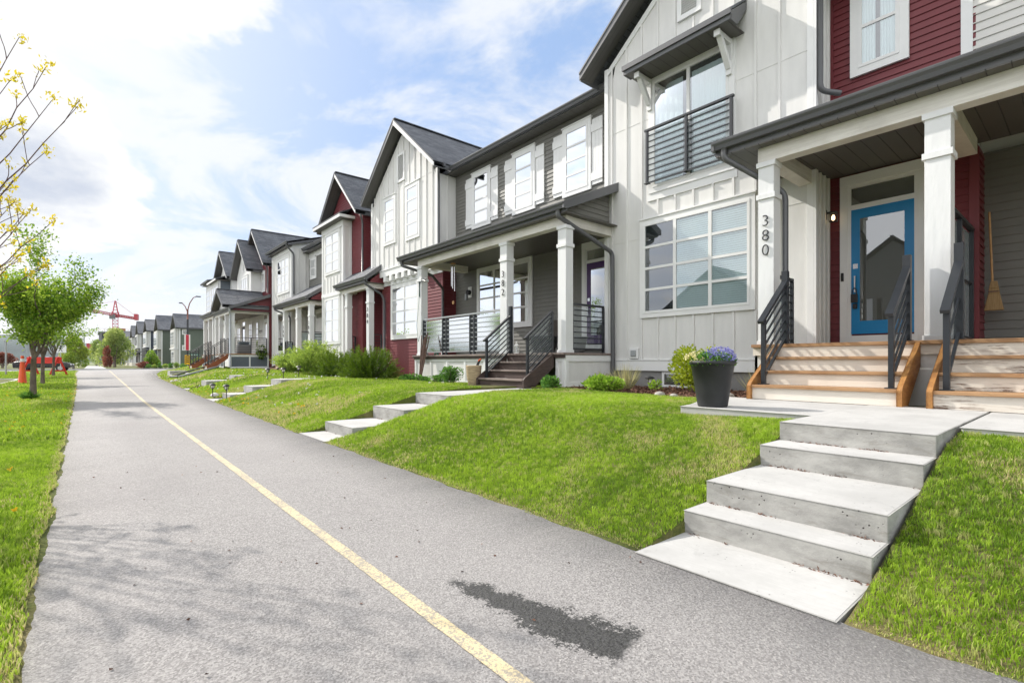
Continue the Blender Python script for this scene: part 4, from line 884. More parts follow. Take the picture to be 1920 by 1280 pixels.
lap(h, Sd, 6.6, 8.75, 3.18, 4.12, 'red_siding', lambda z: (6.6 + max(0, z - 3.25) * 2.5, 8.75), name='gable_infill', c=.13, thick=.03)
for y in (34.42, 36.0, 37.9, 39.3): column(h, 6.55, y, y + .26, .5, 3.0, 2.45)
beam(h, 6.56, 6.76, 34.43, 39.55, 3.0, 3.15); beam(h, 6.761, 8.7, 34.44, 34.66, 3.001, 3.15)
MB().box(6.45, 8.74, 34.3, 39.6, .45, .5).build('porch_deck', 'stained_cedar', h); skirt(h, side(34.38), 6.5, 8.7, -.42, .44, 1.05, 'slate_panel'); skirt(h, front(6.5), 36.1, 39.5, -.42, .44, 1.1, 'slate_panel')
railing(h, (6.8, 34.5, .5), (8.6, 34.5, .5), 1.0, 7, None, (0, .5, 1)); railing(h, (6.62, 36.3, .5), (6.62, 37.9, .5), 1.0, 7, None, (0, 1))
wood_stairs(h, 6.45, -.45, .5, 34.7, 35.95, 5, .27, 'stained_cedar', 'cream_paint', 'rust_wood')
for y in (34.75, 35.9): railing(h, (5.42, y, -.26), (6.5, y, .5), .95, 7, None, (0, .3, 1), 'stair_railing', over=(.1, 0))
downspout(h, [(6.46, 34.25, 3.28), (6.46, 34.25, 3.1), (6.5, 34.36, 2.9), (6.5, 34.36, -.3)], .06, 'galvanised'); downspout(h, [(8.5, 34.3, 6.2), (8.62, 34.34, 5.9), (8.62, 34.34, 4.4)], .05)
body(h, 34.5, 41, -.6, 6.2, x0=8.9); main_roof(h, 34.4, 41, ze=6.3, x0=9.0)
h = thing('townhouse', (8.75, 46, -.5), 'last white townhouse of the near row beside the street crossing', 'house', G_ROW)
F4 = front(8.4); ext = gable_ext(43.7, 48.5, 6.55, 46.2, 8.6); lap(h, F4, 43.7, 48.5, 3, 8.5, 'white_vinyl', ext, name='gable_wall', c=.13); lap(h, side(43.7), 8.4, 9.2, 3, 6.5, 'white_vinyl', name='gable_return', c=.13)
gable_roof(h, 7.95, 14, 43.3, 46.2, 48.9, 6.6, 8.95, white_right=True, wallx=8.4)
lap(h, front(9.2), 40.4, 43.7, 3, 6.4, 'white_vinyl', name='front_wall', c=.13); lap(h, front(8.8), 40.4, 50.6, -.5, 3.3, 'white_vinyl', name='porch_wall', c=.13)
B = front(7.6); MB().box(7.6, 8.39, 44.2, 47.3, 3.9, 6.3).build('bay_wall', 'slate_panel', h); window(h, B, 44.3, 47.2, 4.2, 6.1, 3, 3, trim=.12, blind=1); band(h, B, 44.2, 47.3, 6.1, 6.3, .06); slab(h, 'bay_roof', [(7.3, 43.9, 6.42), (8.39, 44.1, 6.85), (8.39, 47.4, 6.85), (7.3, 47.6, 6.42)], .06, 'shingle_y'); MB().box(7.32, 8.38, 43.95, 47.55, 6.301, 6.36).build('soffit', 'soffit_dark', h); MB().box(7.29, 7.32, 43.9, 47.6, 6.28, 6.42).build('fascia', 'white_trim', h); corner(h, side(44.2), 7.6, 3.9, 6.3, .1)
B = front(7.7); MB().box(7.7, 9.2, 47.6, 50.4, 3.6, 6.5).build('bay_wall', 'pale_grey_siding', h); window(h, B, 47.8, 50.1, 4.1, 6.2, 3, 4, trim=.12, blind=1); gutter(h, 7.3, 47.4, 50.9, 6.75); slab(h, 'bay_roof', [(7.36, 47.4, 6.74), (11, 47.4, 7.9), (11, 50.9, 7.9), (7.36, 50.9, 6.74)], .1, 'shingle_y'); MB().box(7.42, 9.2, 47.5, 50.8, 6.55, 6.57).build('soffit', 'soffit_dark', h); band(h, B, 47.6, 50.4, 3.55, 3.75, .08); corner(h, side(47.6), 7.7, 3.6, 6.5, .14)
porch_roof(h, 6.3, 8.8, 39.75, 44.3, 3.45, 4.4, 3.25, 6.6, True, False)
for y in (40.2, 41.9, 43.8): column(h, 6.55, y, y + .27, .5, 3.05, 2.5)
beam(h, 6.56, 6.76, 40.2, 44.1, 3.05, 3.24); MB().box(6.45, 8.79, 39.7, 44.2, .45, .5).build('porch_deck', 'stained_cedar', h); skirt(h, front(6.5), 42.3, 44.1, -.42, .44, 1.2, 'slate_panel')
door(h, front(8.8), 41, 41.9, .7, 2.6, 'navy_siding', base=.018); window(h, front(8.8), 42.4, 43.6, 1, 2.7, 2, 3, base=.018); window(h, front(8.8), 45.2, 47, .9, 2.6, 2, 3, base=.018)
wood_stairs(h, 6.45, -.45, .5, 40.6, 41.85, 5, .27, 'stained_cedar', 'cream_paint', 'rust_wood')
for y in (40.65, 41.8): railing(h, (5.42, y, -.26), (6.5, y, .5), .95, 7, None, (0, .3, 1), 'stair_railing', over=(.1, 0))
body(h, 41, 50.6, -.6, 6.4, x0=9.2); main_roof(h, 41, 50.8, ze=6.5, x0=9.2)

# ------------------------------------------------------------------ concrete walks and steps
def walk(name, label, y0, y1, slabs, group='concrete step walks up the lawns', skew=0.0):
    """slabs: (x front, x back, top z, thickness); each slab is one step"""
    root = thing(name, (slabs[0][0], y0, slabs[0][2]), label, 'steps', group)
    for i, (x0, x1, z, th) in enumerate(slabs):
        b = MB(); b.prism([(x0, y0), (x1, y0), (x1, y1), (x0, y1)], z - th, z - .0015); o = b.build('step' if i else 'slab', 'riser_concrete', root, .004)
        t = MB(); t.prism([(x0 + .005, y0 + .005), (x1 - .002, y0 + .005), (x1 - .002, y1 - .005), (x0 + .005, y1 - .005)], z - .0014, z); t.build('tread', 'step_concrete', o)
        if i:
            n = 260; yy = rng.uniform(y0 + .02, y1 - .02, n); keep = noise2_(yy, 3.1 + i) > -.15; yy = yy[keep]; n = len(yy); zb = slabs[i - 1][2]
            Cd = np.stack([np.full(n, x0) - np.abs(rng.normal(size=n)) * .012, yy, np.full(n, zb + .001)], 1); leaves('grit', Cd, rng.normal(size=(n, 3)) * np.array([.3, 1, .25]), rng.uniform(.008, .028, n), rng.uniform(.004, .010, n), 'bark_chip', o)['kind'] = 'stuff'
    return root
def noise2_(v, k): return np.sin(v * 5.3 + k) + .6 * np.sin(v * 13.1 + 2 * k) + .4 * np.sin(v * 29 + 3 * k)
w380 = walk('concrete_steps', 'concrete steps climbing the lawn to the blue door stairs', .69, 1.66, [(2.30, 2.86, -1.05, .12), (2.80, 3.10, -.915, .3), (3.07, 3.90, -.775, .3), (3.86, 4.25, -.625, .3), (4.22, 6.72, -.48, .3)])
pad = MB(); pad.prism([(4.95, 1.672), (6.72, 1.672), (6.72, 3.28), (6.0, 3.28), (5.2, 3.0), (4.90, 2.95)], -.62, -.484); pad.build('landing_wing', 'step_concrete', w380, .01)
pad = MB(); pad.prism([(4.88, -3.5), (6.72, -3.5), (6.72, .658), (4.88, .658)], -.62, -.484); pad.build('landing_wing', 'step_concrete', w380, .01)
w382 = walk('concrete_steps', 'concrete steps to the dark brown porch stairs with the clay pot', 6.63, 7.67, [(2.36, 2.80, -1.055, .12), (2.74, 3.56, -.91, .3), (3.52, 4.34, -.715, .35), (4.30, 6.75, -.535, .3)])
pad = MB(); pad.prism([(5.75, 7.672), (6.75, 7.672), (6.75, 9.3), (5.75, 9.3)], -.65, -.539); pad.build('landing_wing', 'step_concrete', w382, .01)
walk('concrete_steps', 'concrete steps with a pair of solar lights at their foot', 15.3, 16.35, [(2.5, 3.0, -1.05, .12), (2.9, 3.5, -.90, .3), (3.45, 4.25, -.70, .3), (4.2, 7.2, -.52, .3)])
walk('concrete_steps', 'low concrete steps leading to the flat eaved bay house', 21.6, 22.7, [(2.7, 3.2, -1.02, .12), (3.3, 4.3, -.72, .3), (4.25, 7.0, -.54, .3)])
walk('concrete_steps', 'small pale concrete steps farthest up the lawn', 36.8, 38.0, [(3.2, 3.8, -.96, .12), (3.7, 4.6, -.56, .3)])

# ------------------------------------------------------------------ plants
def ball(n, c, r, flat=1.0, hollow=.35):
    d = unit(rng.normal(size=(n, 3))); k = rng.random(n) ** .5 * (1 - hollow) + hollow; p = d * k[:, None] * np.array(r) ; p[:, 2] *= flat; return np.array(c) + p, d
def shrub(name, loc, label, cat, r, m, n=900, L=.05, Wd=.03, lumps=7, group=None, stem=True, up=.6, seed=0, hollow=.4):
    t = thing(name, loc, label, cat, group); C = []; D = []; T = []
    rs = random.Random(seed)
    for i in range(lumps):
        a = rs.random() * 6.283; q = rs.random() ** .5 * .62; k = rs.uniform(.42, .62)
        c = (loc[0] + r[0] * q * math.cos(a), loc[1] + r[1] * q * math.sin(a), loc[2] + r[2] * rs.uniform(.35, .68))
        p, d = ball(n // lumps, c, (r[0] * k, r[1] * k, r[2] * k * .72), 1, hollow); C.append(p); D.append(d + np.array([0, 0, up]) + rng.normal(size=d.shape) * .5); T.append(np.clip(rng.normal(rs.uniform(.3, .7), .22, len(p)), 0, 1))
    C = np.concatenate(C); D = np.concatenate(D); T = np.concatenate(T); C[:, 2] = np.maximum(C[:, 2], loc[2] + .01)
    s = rng.uniform(.65, 1.3, len(C)); leaves('foliage', C, D, L * s, Wd * s, m, t, T)
    if stem:
        b = MB()
        for i in range(9):
            a = i * .7 + rs.random(); b.tube([(loc[0] + .02 * math.cos(a), loc[1] + .02 * math.sin(a), loc[2] - .05), (loc[0] + r[0] * .3 * math.cos(a), loc[1] + r[1] * .3 * math.sin(a), loc[2] + r[2] * .45), (loc[0] + r[0] * .6 * math.cos(a), loc[1] + r[1] * .6 * math.sin(a), loc[2] + r[2] * .85)], [.008, .006, .003], 5)
        b.build('stem', 'twig', t)
    return t
def shoots(name, loc, label, cat, r, m, nshoot=130, per=26, L=.07, Wd=.03, group=None, arch=.35, seed=1, spread=.9):
    """a loose bush of many leafy shoots"""
    t = thing(name, loc, label, cat, group); rs = np.random.default_rng(seed); C = []; D = []; T = []; b = MB()
    for i in range(nshoot):
        a = rs.random() * 6.283; q = rs.random() ** .6; e = np.array([r[0] * q * math.cos(a), r[1] * q * math.sin(a), r[2] * (1 - arch * q ** 2) * rs.uniform(.5, 1.08)])
        o = np.array([r[0] * .35 * q * math.cos(a), r[1] * .35 * q * math.sin(a), 0]); k = np.linspace(.12, 1, per)[:, None]; mid = o * .3 + e * np.array([.55 * spread, .55 * spread, .75])
        p = (1 - k) ** 2 * o + 2 * k * (1 - k) * mid + k ** 2 * e; tan = 2 * (1 - k) * (mid - o) + 2 * k * (e - mid)
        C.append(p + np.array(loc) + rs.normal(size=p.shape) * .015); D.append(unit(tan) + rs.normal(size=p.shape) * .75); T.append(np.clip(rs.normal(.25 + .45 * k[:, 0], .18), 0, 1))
        if i % 4 == 0: b.tube([tuple(p[j] + np.array(loc)) for j in (0, per // 3, 2 * per // 3, per - 1)], [.007, .005, .004, .002], 4)
    C = np.concatenate(C); D = np.concatenate(D); T = np.concatenate(T); s = rng.uniform(.6, 1.25, len(C))
    leaves('foliage', C, D, L * s, Wd * s, m, t, T); b.build('stem', 'twig', t); return t
def tuft(name, loc, label, cat, n, h, spread, m, w=.006, group=None):
    t = thing(name, loc, label, cat, group); a = rng.random(n) * 6.283; q = rng.random(n); D = np.stack([np.cos(a) * q * spread, np.sin(a) * q * spread, np.ones(n)], 1)
    C = np.array(loc) + np.stack([np.cos(a) * q * .06, np.sin(a) * q * .06, np.zeros(n)], 1); leaves('blades', C, D, h * rng.uniform(.5, 1.1, n), w, m, t); return t
# junipers: sprays of fine needles fanning upward and outward
def juniper(loc, label, r, n=210, seed=3):
    t = thing('juniper_bush', loc, label, 'shrub', 'junipers beside the narrow porch'); rs = np.random.default_rng(seed); C = []; D = []; T = []; b = MB()
    for i in range(n):
        a = rs.random() * 6.283; el = rs.uniform(.12, 1.25); d = np.array([math.cos(a) * math.cos(el), math.sin(a) * math.cos(el), math.sin(el)]); ln = rs.uniform(.7, 1.05)
        tip = d * np.array(r) * ln + np.array([0, 0, .04]); m = 70; k = np.sqrt(rs.uniform(.08, 1, m))[:, None]; p = tip * k + np.array([0, 0, -.10 * r[2]]) * (k * (1 - k)) * 4 + rs.normal(size=(m, 3)) * .035 * (1.15 - k)
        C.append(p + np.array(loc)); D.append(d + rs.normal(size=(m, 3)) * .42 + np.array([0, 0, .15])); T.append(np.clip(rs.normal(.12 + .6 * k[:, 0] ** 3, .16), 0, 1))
        if i % 6 == 0: b.tube([tuple(loc), tuple(np.array(loc) + tip * .85)], [.012, .004], 4)
    C = np.concatenate(C); D = np.concatenate(D); T = np.concatenate(T); leaves('foliage', C, D, rng.uniform(.05, .12, len(C)), rng.uniform(.008, .016, len(C)), 'juniper_leaf', t, T); b.build('stem', 'twig', t)
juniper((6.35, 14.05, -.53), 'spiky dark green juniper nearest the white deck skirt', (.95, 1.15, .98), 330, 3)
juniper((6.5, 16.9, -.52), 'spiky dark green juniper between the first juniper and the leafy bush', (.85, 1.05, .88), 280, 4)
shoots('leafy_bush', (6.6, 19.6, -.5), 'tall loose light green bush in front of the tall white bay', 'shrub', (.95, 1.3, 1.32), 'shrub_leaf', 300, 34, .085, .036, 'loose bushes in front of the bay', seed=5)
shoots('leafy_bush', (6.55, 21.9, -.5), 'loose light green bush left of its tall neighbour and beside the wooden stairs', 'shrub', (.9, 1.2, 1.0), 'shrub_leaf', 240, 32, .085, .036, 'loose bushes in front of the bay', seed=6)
shrub('boxwood', (7.6, 4.3, -.55), 'yellow green boxwood behind the dark flower pot', 'shrub', (.42, .46, .78), 'boxwood_leaf', 5200, .05, .032, 16, seed=2)
shrub('round_shrub', (6.75, 10.25, -.56), 'small round dark green shrub beside the clay pot', 'shrub', (.24, .24, .42), 'hosta_leaf', 1300, .05, .03, 8, seed=4)
shrub('leafy_perennial', (6.75, 6.75, -.56), 'small dark leafy plant at the foot of the brown stairs', 'plant', (.22, .24, .28), 'hosta_leaf', 700, .06, .035, 7, seed=8)
shrub('leafy_perennial', (7.15, 5.85, -.56), 'bright green leafy plant in the mulch bed', 'plant', (.34, .40, .30), 'bright_leaf', 1500, .065, .04, 9, seed=9)
shrub('leafy_perennial', (7.9, 5.25, -.56), 'few leaved green seedling by the low black path light', 'plant', (.10, .12, .24), 'bright_leaf', 120, .06, .03, 4, seed=10)
tuft('ornamental_grass', (7.75, 5.8, -.56), 'pale tuft of ornamental grass under the wall outlet', 'plant', 260, .55, .75, 'dry_grass', .009)
tuft('ornamental_grass', (7.95, 3.45, -.56), 'dry tuft of grass between the dark pot and the wooden stairs', 'plant', 130, .5, .9, 'dry_grass', .007)
shrub('lavender', (8.35, 6.75, -.56), 'grey lavender clump against the off white deck skirt', 'plant', (.3, .34, .34), 'dry_grass', 500, .07, .012, 6, seed=12)
for i, (x, y, r) in enumerate(((6.9, 12.6, .2), (6.85, 11.9, .17), (6.9, 11.2, .2))):
    shrub('low_groundcover', (x, y, -.57), ('low leafy plant below the bundle of stakes', 'low leafy plant midway along the white deck skirt', 'low leafy plant next to the round dark shrub')[i], 'plant', (r * 1.3, r * 1.6, r), 'hosta_leaf', 500, .06, .04, 6, 'low plants along the deck skirt', seed=20 + i)
# mulch bed of loose bark chips
bed = MB(); bed.prism([(6.95, 6.6), (7.0, 5.0), (7.2, 3.9), (7.25, 3.32), (9.06, 3.30), (9.06, 7.0), (7.6, 7.05)], -.75, -.545); struct(bed.build('mulch_bed', 'mulch'), 'bed of brown bark mulch')
n = 5200; C = np.stack([rng.uniform(7.02, 8.9, n), rng.uniform(3.35, 6.95, n), np.full(n, -.538) + rng.random(n) * .03], 1); D = rng.normal(size=(n, 3)) * np.array([1, 1, .3])
tag(leaves('bark_mulch', C, D, rng.uniform(.03, .085, n), rng.uniform(.012, .03, n), 'bark_chip'), 'brown bark chips on the bed below the off white wall', 'mulch', None, 'stuff')
for i, (x, y, r) in enumerate(((6.95, 4.55, .09), (6.92, 4.28, .07), (7.05, 3.5, .12))):
    b = MB(); b.lathe((x, y, -.56), [(r * .7, 0), (r, r * .35), (r * .8, r * .75), (r * .3, r * .95)], 9); o = b.build('edging_stone', 'rubble', None, 0, True); tag(o, ('rough pale stone at the front edge of the mulch', 'smaller rough stone touching the pale edging stone', 'larger rough stone by the foot of the wooden stairs')[i], 'stone', 'stones along the mulch edge')

# ------------------------------------------------------------------ things on the porches and beds
t = thing('flower_planter', (5.16, 2.72, -.484), 'tall dark grey round planter full of blue and cream flowers', 'planter')
MB().lathe((5.16, 2.72, -.484), [(.148, 0), (.155, .02), (.182, .2), (.222, .455), (.236, .458), (.238, .492), (.222, .494), (.205, .44)], 40).build('pot', 'planter_grey', t, 0, True)
MB().lathe((5.16, 2.72, -.484), [(.2, .40), (.2, .44)], 20).build('potting_soil', 'mulch', t)
C, D = ball(900, (5.16, 2.72, -.02), (.22, .22, .11)); C[:, 2] = np.maximum(C[:, 2], -.04); leaves('foliage', C, D + np.array([0, 0, .4]), rng.uniform(.03, .06, 900), .022, 'hosta_leaf', t)
C, D = ball(420, (5.19, 2.66, .04), (.17, .17, .12), 1, .75); k = C[:, 2] > 0; C, D = C[k], D[k]; C = np.repeat(C, 4, 0) + rng.normal(size=(4 * len(C), 3)) * .006; D = rng.normal(size=C.shape) + np.array([0, 0, .4]); leaves('blossoms', C, D, .018, .014, 'petal_blue', t)
C, D = ball(40, (5.06, 2.86, .03), (.12, .12, .07), 1, .8); k = C[:, 2] > .0; C = np.repeat(C[k], 5, 0) + rng.normal(size=(5 * k.sum(), 3)) * .005; leaves('cream_blossoms', C, rng.normal(size=C.shape) + np.array([0, 0, .5]), .03, .022, 'petal_cream', t)
# broom hanging in the neighbour's entry
t = thing('broom', (9.98, 1.01, .75), 'straw broom with a wooden handle hanging beside the red corner', 'broom')
MB().tube([(10.0, 1.04, 2.18), (9.95, 1.0, 1.1)], .013, 8).build('handle', 'bamboo', t); bb = MB(); zz = [(1.16, .035, .02), (1.06, .052, .028), (.98, .06, .03), (.74, .105, .035)]
for i in range(3): 
    (za, wa, da), (zb, wb, db) = zz[i], zz[i + 1]; c = (9.94, .985); bb.hexa([(c[0] - db, c[1] - wb, zb), (c[0] + db, c[1] - wb, zb), (c[0] + db, c[1] + wb, zb), (c[0] - db, c[1] + wb, zb)], [(c[0] - da, c[1] - wa, za), (c[0] + da, c[1] - wa, za), (c[0] + da, c[1] + wa, za), (c[0] - da, c[1] + wa, za)])
bb.build('bristles', 'broom_straw', t, .008); MB().box(9.905, 9.976, .93, 1.04, 1.0, 1.02).build('binding', 'stake_wood', t)
# 382's porch things
t = thing('lantern', (7.5, 8.78, .19), 'small white metal lantern standing at the top of the brown stairs', 'lantern'); c = (7.52, 8.72, .19)
b = MB(); b.lathe(c, [(.062, 0), (.062, .02)], 8); b.lathe((c[0], c[1], c[2] + .17), [(.064, 0), (.064, .012), (.04, .04), (.02, .06), (.03, .075), (.028, .10), (.012, .11)], 8)
for i in range(8): a = math.pi / 4 * (i + .5); b.bar((c[0] + .055 * math.cos(a), c[1] + .055 * math.sin(a), c[2] + .02), (c[0] + .055 * math.cos(a), c[1] + .055 * math.sin(a), c[2] + .17), .014, .014)
b.build('lantern_frame', 'lantern_white', t); MB().lathe((c[0], c[1], c[2] + .02), [(.046, 0), (.046, .15)], 8).build('pane', 'rail_glass', t)
t = thing('patio_chair', (8.5, 8.75, .19), 'brown woven patio chair behind the dark bowl on the porch', 'chair'); c = (8.55, 8.75)
b = MB(); b.lathe((c[0], c[1], .56), [(.05, -.03), (.2, -.02), (.25, .03), (.24, .05), (.05, .0)], 18); b.build('seat', 'patio_brown', t, 0, True)
b = MB(); n = 12
P = [(c[0] + .22, c[1] + .27 * math.cos(math.pi * 2 * i / n + .26), .82 + .22 * math.sin(math.pi * 2 * i / n + .26)) for i in range(n)]; b.add([(x + .02 * 0, y, z) for x, y, z in P] + [(x + .05, y, z) for x, y, z in P], [tuple(range(n)), tuple(reversed(range(n, 2 * n)))] + [(i, (i + 1) % n, n + (i + 1) % n, n + i) for i in range(n)]); b.build('backrest', 'patio_brown', t)
for sx in (-1, 1):
    for sy in (-1, 1): MB().tube([(c[0] + .12 * sx, c[1] + .12 * sy, .55), (c[0] + .2 * sx, c[1] + .2 * sy, .19)], .014, 6).build('leg', 'black_metal', t)
t = thing('planter_bowl', (7.95, 8.35, .19), 'wide dark blue grey bowl on the porch below the chair', 'planter'); MB().lathe((7.98, 8.28, .19), [(.2, 0), (.24, .03), (.30, .2), (.34, .36), (.36, .37), (.35, .39), (.30, .36)], 26).build('bowl', 'planter_grey', t, 0, True); MB().lathe((7.98, 8.28, .50), [(.31, 0), (.31, .03)], 20).build('potting_soil', 'mulch', t)
t = thing('planter_pot', (8.35, 7.62, .19), 'pale grey pot behind the short railing by the purple door', 'planter'); MB().lathe((8.35, 7.62, .19), [(.16, 0), (.19, .05), (.25, .34), (.27, .36), (.25, .37), (.22, .33)], 22).build('pot', 'building_concrete', t, 0, True)
t = thing('clay_pot', (6.62, 9.1, -.535), 'sand coloured clay pot holding two dark garden tools', 'pot'); c = (6.60, 9.13, -.535); MB().lathe(c, [(.11, 0), (.125, .02), (.16, .2), (.178, .43), (.182, .45), (.168, .455), (.155, .38)], 26).build('pot', 'terracotta_pale', t, 0, True); MB().lathe((c[0], c[1], c[2]), [(.15, .35), (.15, .37)], 16).build('potting_soil', 'mulch', t)
for i in range(2):
    p = (c[0], c[1] - .05 - .04 * i, c[2] + .36); q = (c[0] + .02, c[1] - .16 - .05 * i, c[2] + .55 + .02 * i); MB().tube([p, q], .018, 8).build('tool_handle', 'black_plastic', t); MB().tube([q, (q[0] + .003, q[1] - .018, q[2] + .03)], .019, 8).build('handle_tip', 'orange_plastic', t)
t = thing('stake_bundle', (7.2, 12.55, -.6), 'bundle of dark wooden stakes leaning on the frosted porch railing', 'stakes')
for i in range(6):
    a = -.24 + .095 * i; MB().tube([(7.18 + .02 * (i % 2), 12.56 + .012 * i, -.62), (7.36, 12.55 + a * .9, .72 + .05 * ((i * 3) % 4) - .02 * i)], [.022, .016], 6).build('stake', 'stake_wood', t)
t = thing('garden_hose', (8.95, 14.25, -.5), 'green garden hose hanging at the corner of the porch skirt', 'hose')
P = []
for i in range(80): a = i * .42; P.append((8.6 + .03 * math.sin(a * .33), 13.95 + .13 * math.sin(a) + .03 * math.sin(i), -.05 + .38 * math.cos(a) + .02 * math.sin(i * .7)))
MB().tube(P, .013, 6).build('hose_coil', 'hose_green', t, 0, True); MB().box(8.55, 8.7, 13.9, 14.0, .28, .42).build('hose_hanger', 'hose_green', t); MB().tube([(8.62, 13.95, -.6), (8.62, 13.95, .34)], .02, 6).build('hose_post', 'galvanised', t)
t = thing('wind_chime', (7.95, 11.9, 2.9), 'wind chime of silver tubes hanging under the porch beam', 'wind chime'); c = (7.95, 12.0)
MB().lathe((c[0], c[1], 2.80), [(.075, 0), (.075, .02)], 16).build('top_disc', 'bamboo', t)
for i in range(5): a = i * 1.2566; x, y = c[0] + .05 * math.cos(a), c[1] + .05 * math.sin(a); l = .42 + .07 * i; MB().tube([(x, y, 2.72), (x, y, 2.72 - l)], .013, 8).build('tube', 'chrome', t); MB().tube([(x, y, 2.8), (x, y, 2.72)], .002, 4).build('string', 'twig', t)
MB().tube([(*c, 2.95), (*c, 1.72)], .002, 4).build('string', 'twig', t); MB().tube([(c[0] - .006, c[1], 1.7), (c[0] + .006, c[1], 1.7)], .05, 14).build('wind_sail', 'bamboo', t)
t = thing('plant_hook', (7.55, 13.2, 2.1), 'black scrolled plant hook on the far porch column', 'hook'); MB().box(7.53, 7.549, 13.2, 13.23, 1.95, 2.45).build('back_plate', 'black_metal', t); MB().tube([(7.54, 13.2, 2.35), (7.5, 12.95, 2.42), (7.48, 12.75, 2.36), (7.48, 12.7, 2.43), (7.48, 12.78, 2.47)], .008, 6).build('hook_arm', 'black_metal', t)
MB().tube([(7.5, 13.1, 2.38), (7.52, 13.22, 1.7), (7.5, 13.3, 1.1), (7.5, 13.2, .6), (7.52, 13.05, .95)], .006, 5).build('cord', 'hose_green', t, 0, True)
# solar lights
def solar():
    t = thing('solar_light', (0, 0, 0), 'x', 'path light', 'solar lights along the walks')
    MB().tube([(0, 0, -.08), (0, 0, .26)], .011, 6).build('stake', 'black_plastic', t); b = MB(); b.lathe((0, 0, .26), [(.02, 0), (.035, .02), (.05, .025)], 14); b.lathe((0, 0, .36), [(.085, 0), (.088, .012), (.06, .04), (.02, .055)], 16)
    for i in range(4): a = i * math.pi / 2; b.bar((.045 * math.cos(a), .045 * math.sin(a), .28), (.055 * math.cos(a), .055 * math.sin(a), .36), .01, .01)
    b.build('lamp_cap', 'black_plastic', t); MB().lathe((0, 0, .285), [(.036, 0), (.048, .075)], 12).build('lamp_lens', 'lantern_white', t); return t
s0 = solar()
for i, (x, y, lb) in enumerate(((2.78, 15.15, 'solar light at the near corner of the lowest step'), (2.68, 16.5, 'solar light just across the lowest step from its twin'), (4.6, 16.5, 'solar light on the landing edge nearer the junipers'), (4.5, 17.9, 'solar light on the lawn before the loose bush'), (5.4, 17.6, 'shaded solar light between the pair by the landing'), (8.0, 5.45, 'black path light in the bark mulch'))):
    o = s0 if i == 0 else copy_tree(s0); o.location = (x, y, gz(x, y) - (0 if i < 5 else .12)); o['label'] = lb
for i, (x, y, r, lb) in enumerate(((2.75, 16.6, .12, 'white rock beside the pair of solar lights'), (4.2, 33.5, .12, 'white block on the far lawn near the downpipe'), (3.7, 36, .10, 'pale block nearer the path on the far lawn'), (3.0, 29.0, .09, 'white ball light at the edge of the lawn'), (3.2, 29.2, .09, 'second white ball light touching its twin on the lawn'))):
    b = MB(); b.lathe((x, y, gz(x, y)), [(r * .8, 0), (r, r * .4), (r * .7, r * .9), (r * .2, r * 1.1)], 9 if i < 3 else 16); tag(b.build('garden_rock' if i < 3 else 'ball_light', 'rock_white', None, 0, i > 2), lb, 'rock' if i < 3 else 'ball light', 'pale rocks on the lawn' if i < 3 else 'ball lights at the lawn edge')
t = thing('downpipe_extension', (4.5, 33.4, -.4), 'grey downpipe extensions lying on the lawn by the forward porch', 'pipe'); MB().tube([(5.85, 34.25, -.3), (5.0, 33.0, gz(5, 33) + .08), (3.6, 32.2, gz(3.6, 32.2) + .07)], .06, 8).build('pipe', 'galvanised', t); MB().tube([(5.9, 36.3, -.2), (4.6, 35.2, gz(4.6, 35.2) + .08), (3.4, 33.6, gz(3.4, 33.6) + .08), (3.6, 32.2, gz(3.6, 32.2) + .1)], .05, 8).build('pipe', 'dark_metal', t)
t = thing('hanging_basket', (8.3, 34.3, .7), 'black hanging basket of trailing plants on the forward porch railing', 'planter'); MB().lathe((8.25, 34.3, .62), [(.1, -.22), (.2, 0), (.22, .1)], 14).build('basket', 'black_plastic', t); C, D = ball(260, (8.25, 34.28, .62), (.28, .2, .4)); leaves('foliage', C, D - np.array([0, 0, .6]), .14, .06, 'black_leaf' if 'black_leaf' in MATS else 'juniper_leaf', t)
t = thing('barbecue', (7.4, 35.3, .5), 'grey covered barbecue behind the forward porch railing', 'barbecue'); b = MB(); b.box(7.1, 7.9, 35.3, 35.8, .5, 1.1); b.build('cover', 'building_concrete', t, .08); MB().box(7.2, 7.8, 35.35, 35.75, 1.1, 1.28).build('hood', 'slate_panel', t, .06)

# ------------------------------------------------------------------ street trees on the verge
def limb(b, p, d, L, r, depth, tips, rs, gnarl=.22, split=3, taper=.62):
    pts = [Vector(p)]; rad = [r]; v = Vector(d).normalized(); n = 5
    for i in range(n):
        v = (v + Vector((rs.gauss(0, gnarl), rs.gauss(0, gnarl), rs.gauss(.06, gnarl * .6)))).normalized(); pts.append(pts[-1] + v * L / n); rad.append(r * (1 - (1 - taper) * (i + 1) / n))
        if depth <= 1: tips.append((pts[-1].copy(), v.copy(), depth))
    b.tube(pts, rad, 7 if depth > 1 else 5)
    if depth > 0:
        for i in range(split):
            k = rs.randint(2, n); a = Vector((rs.gauss(0, 1), rs.gauss(0, 1), rs.gauss(.25, .5))).normalized(); limb(b, pts[k], v * .75 + a * .75, L * rs.uniform(.55, .8), rad[k] * .62, depth - 1, tips, rs, gnarl, split, taper)
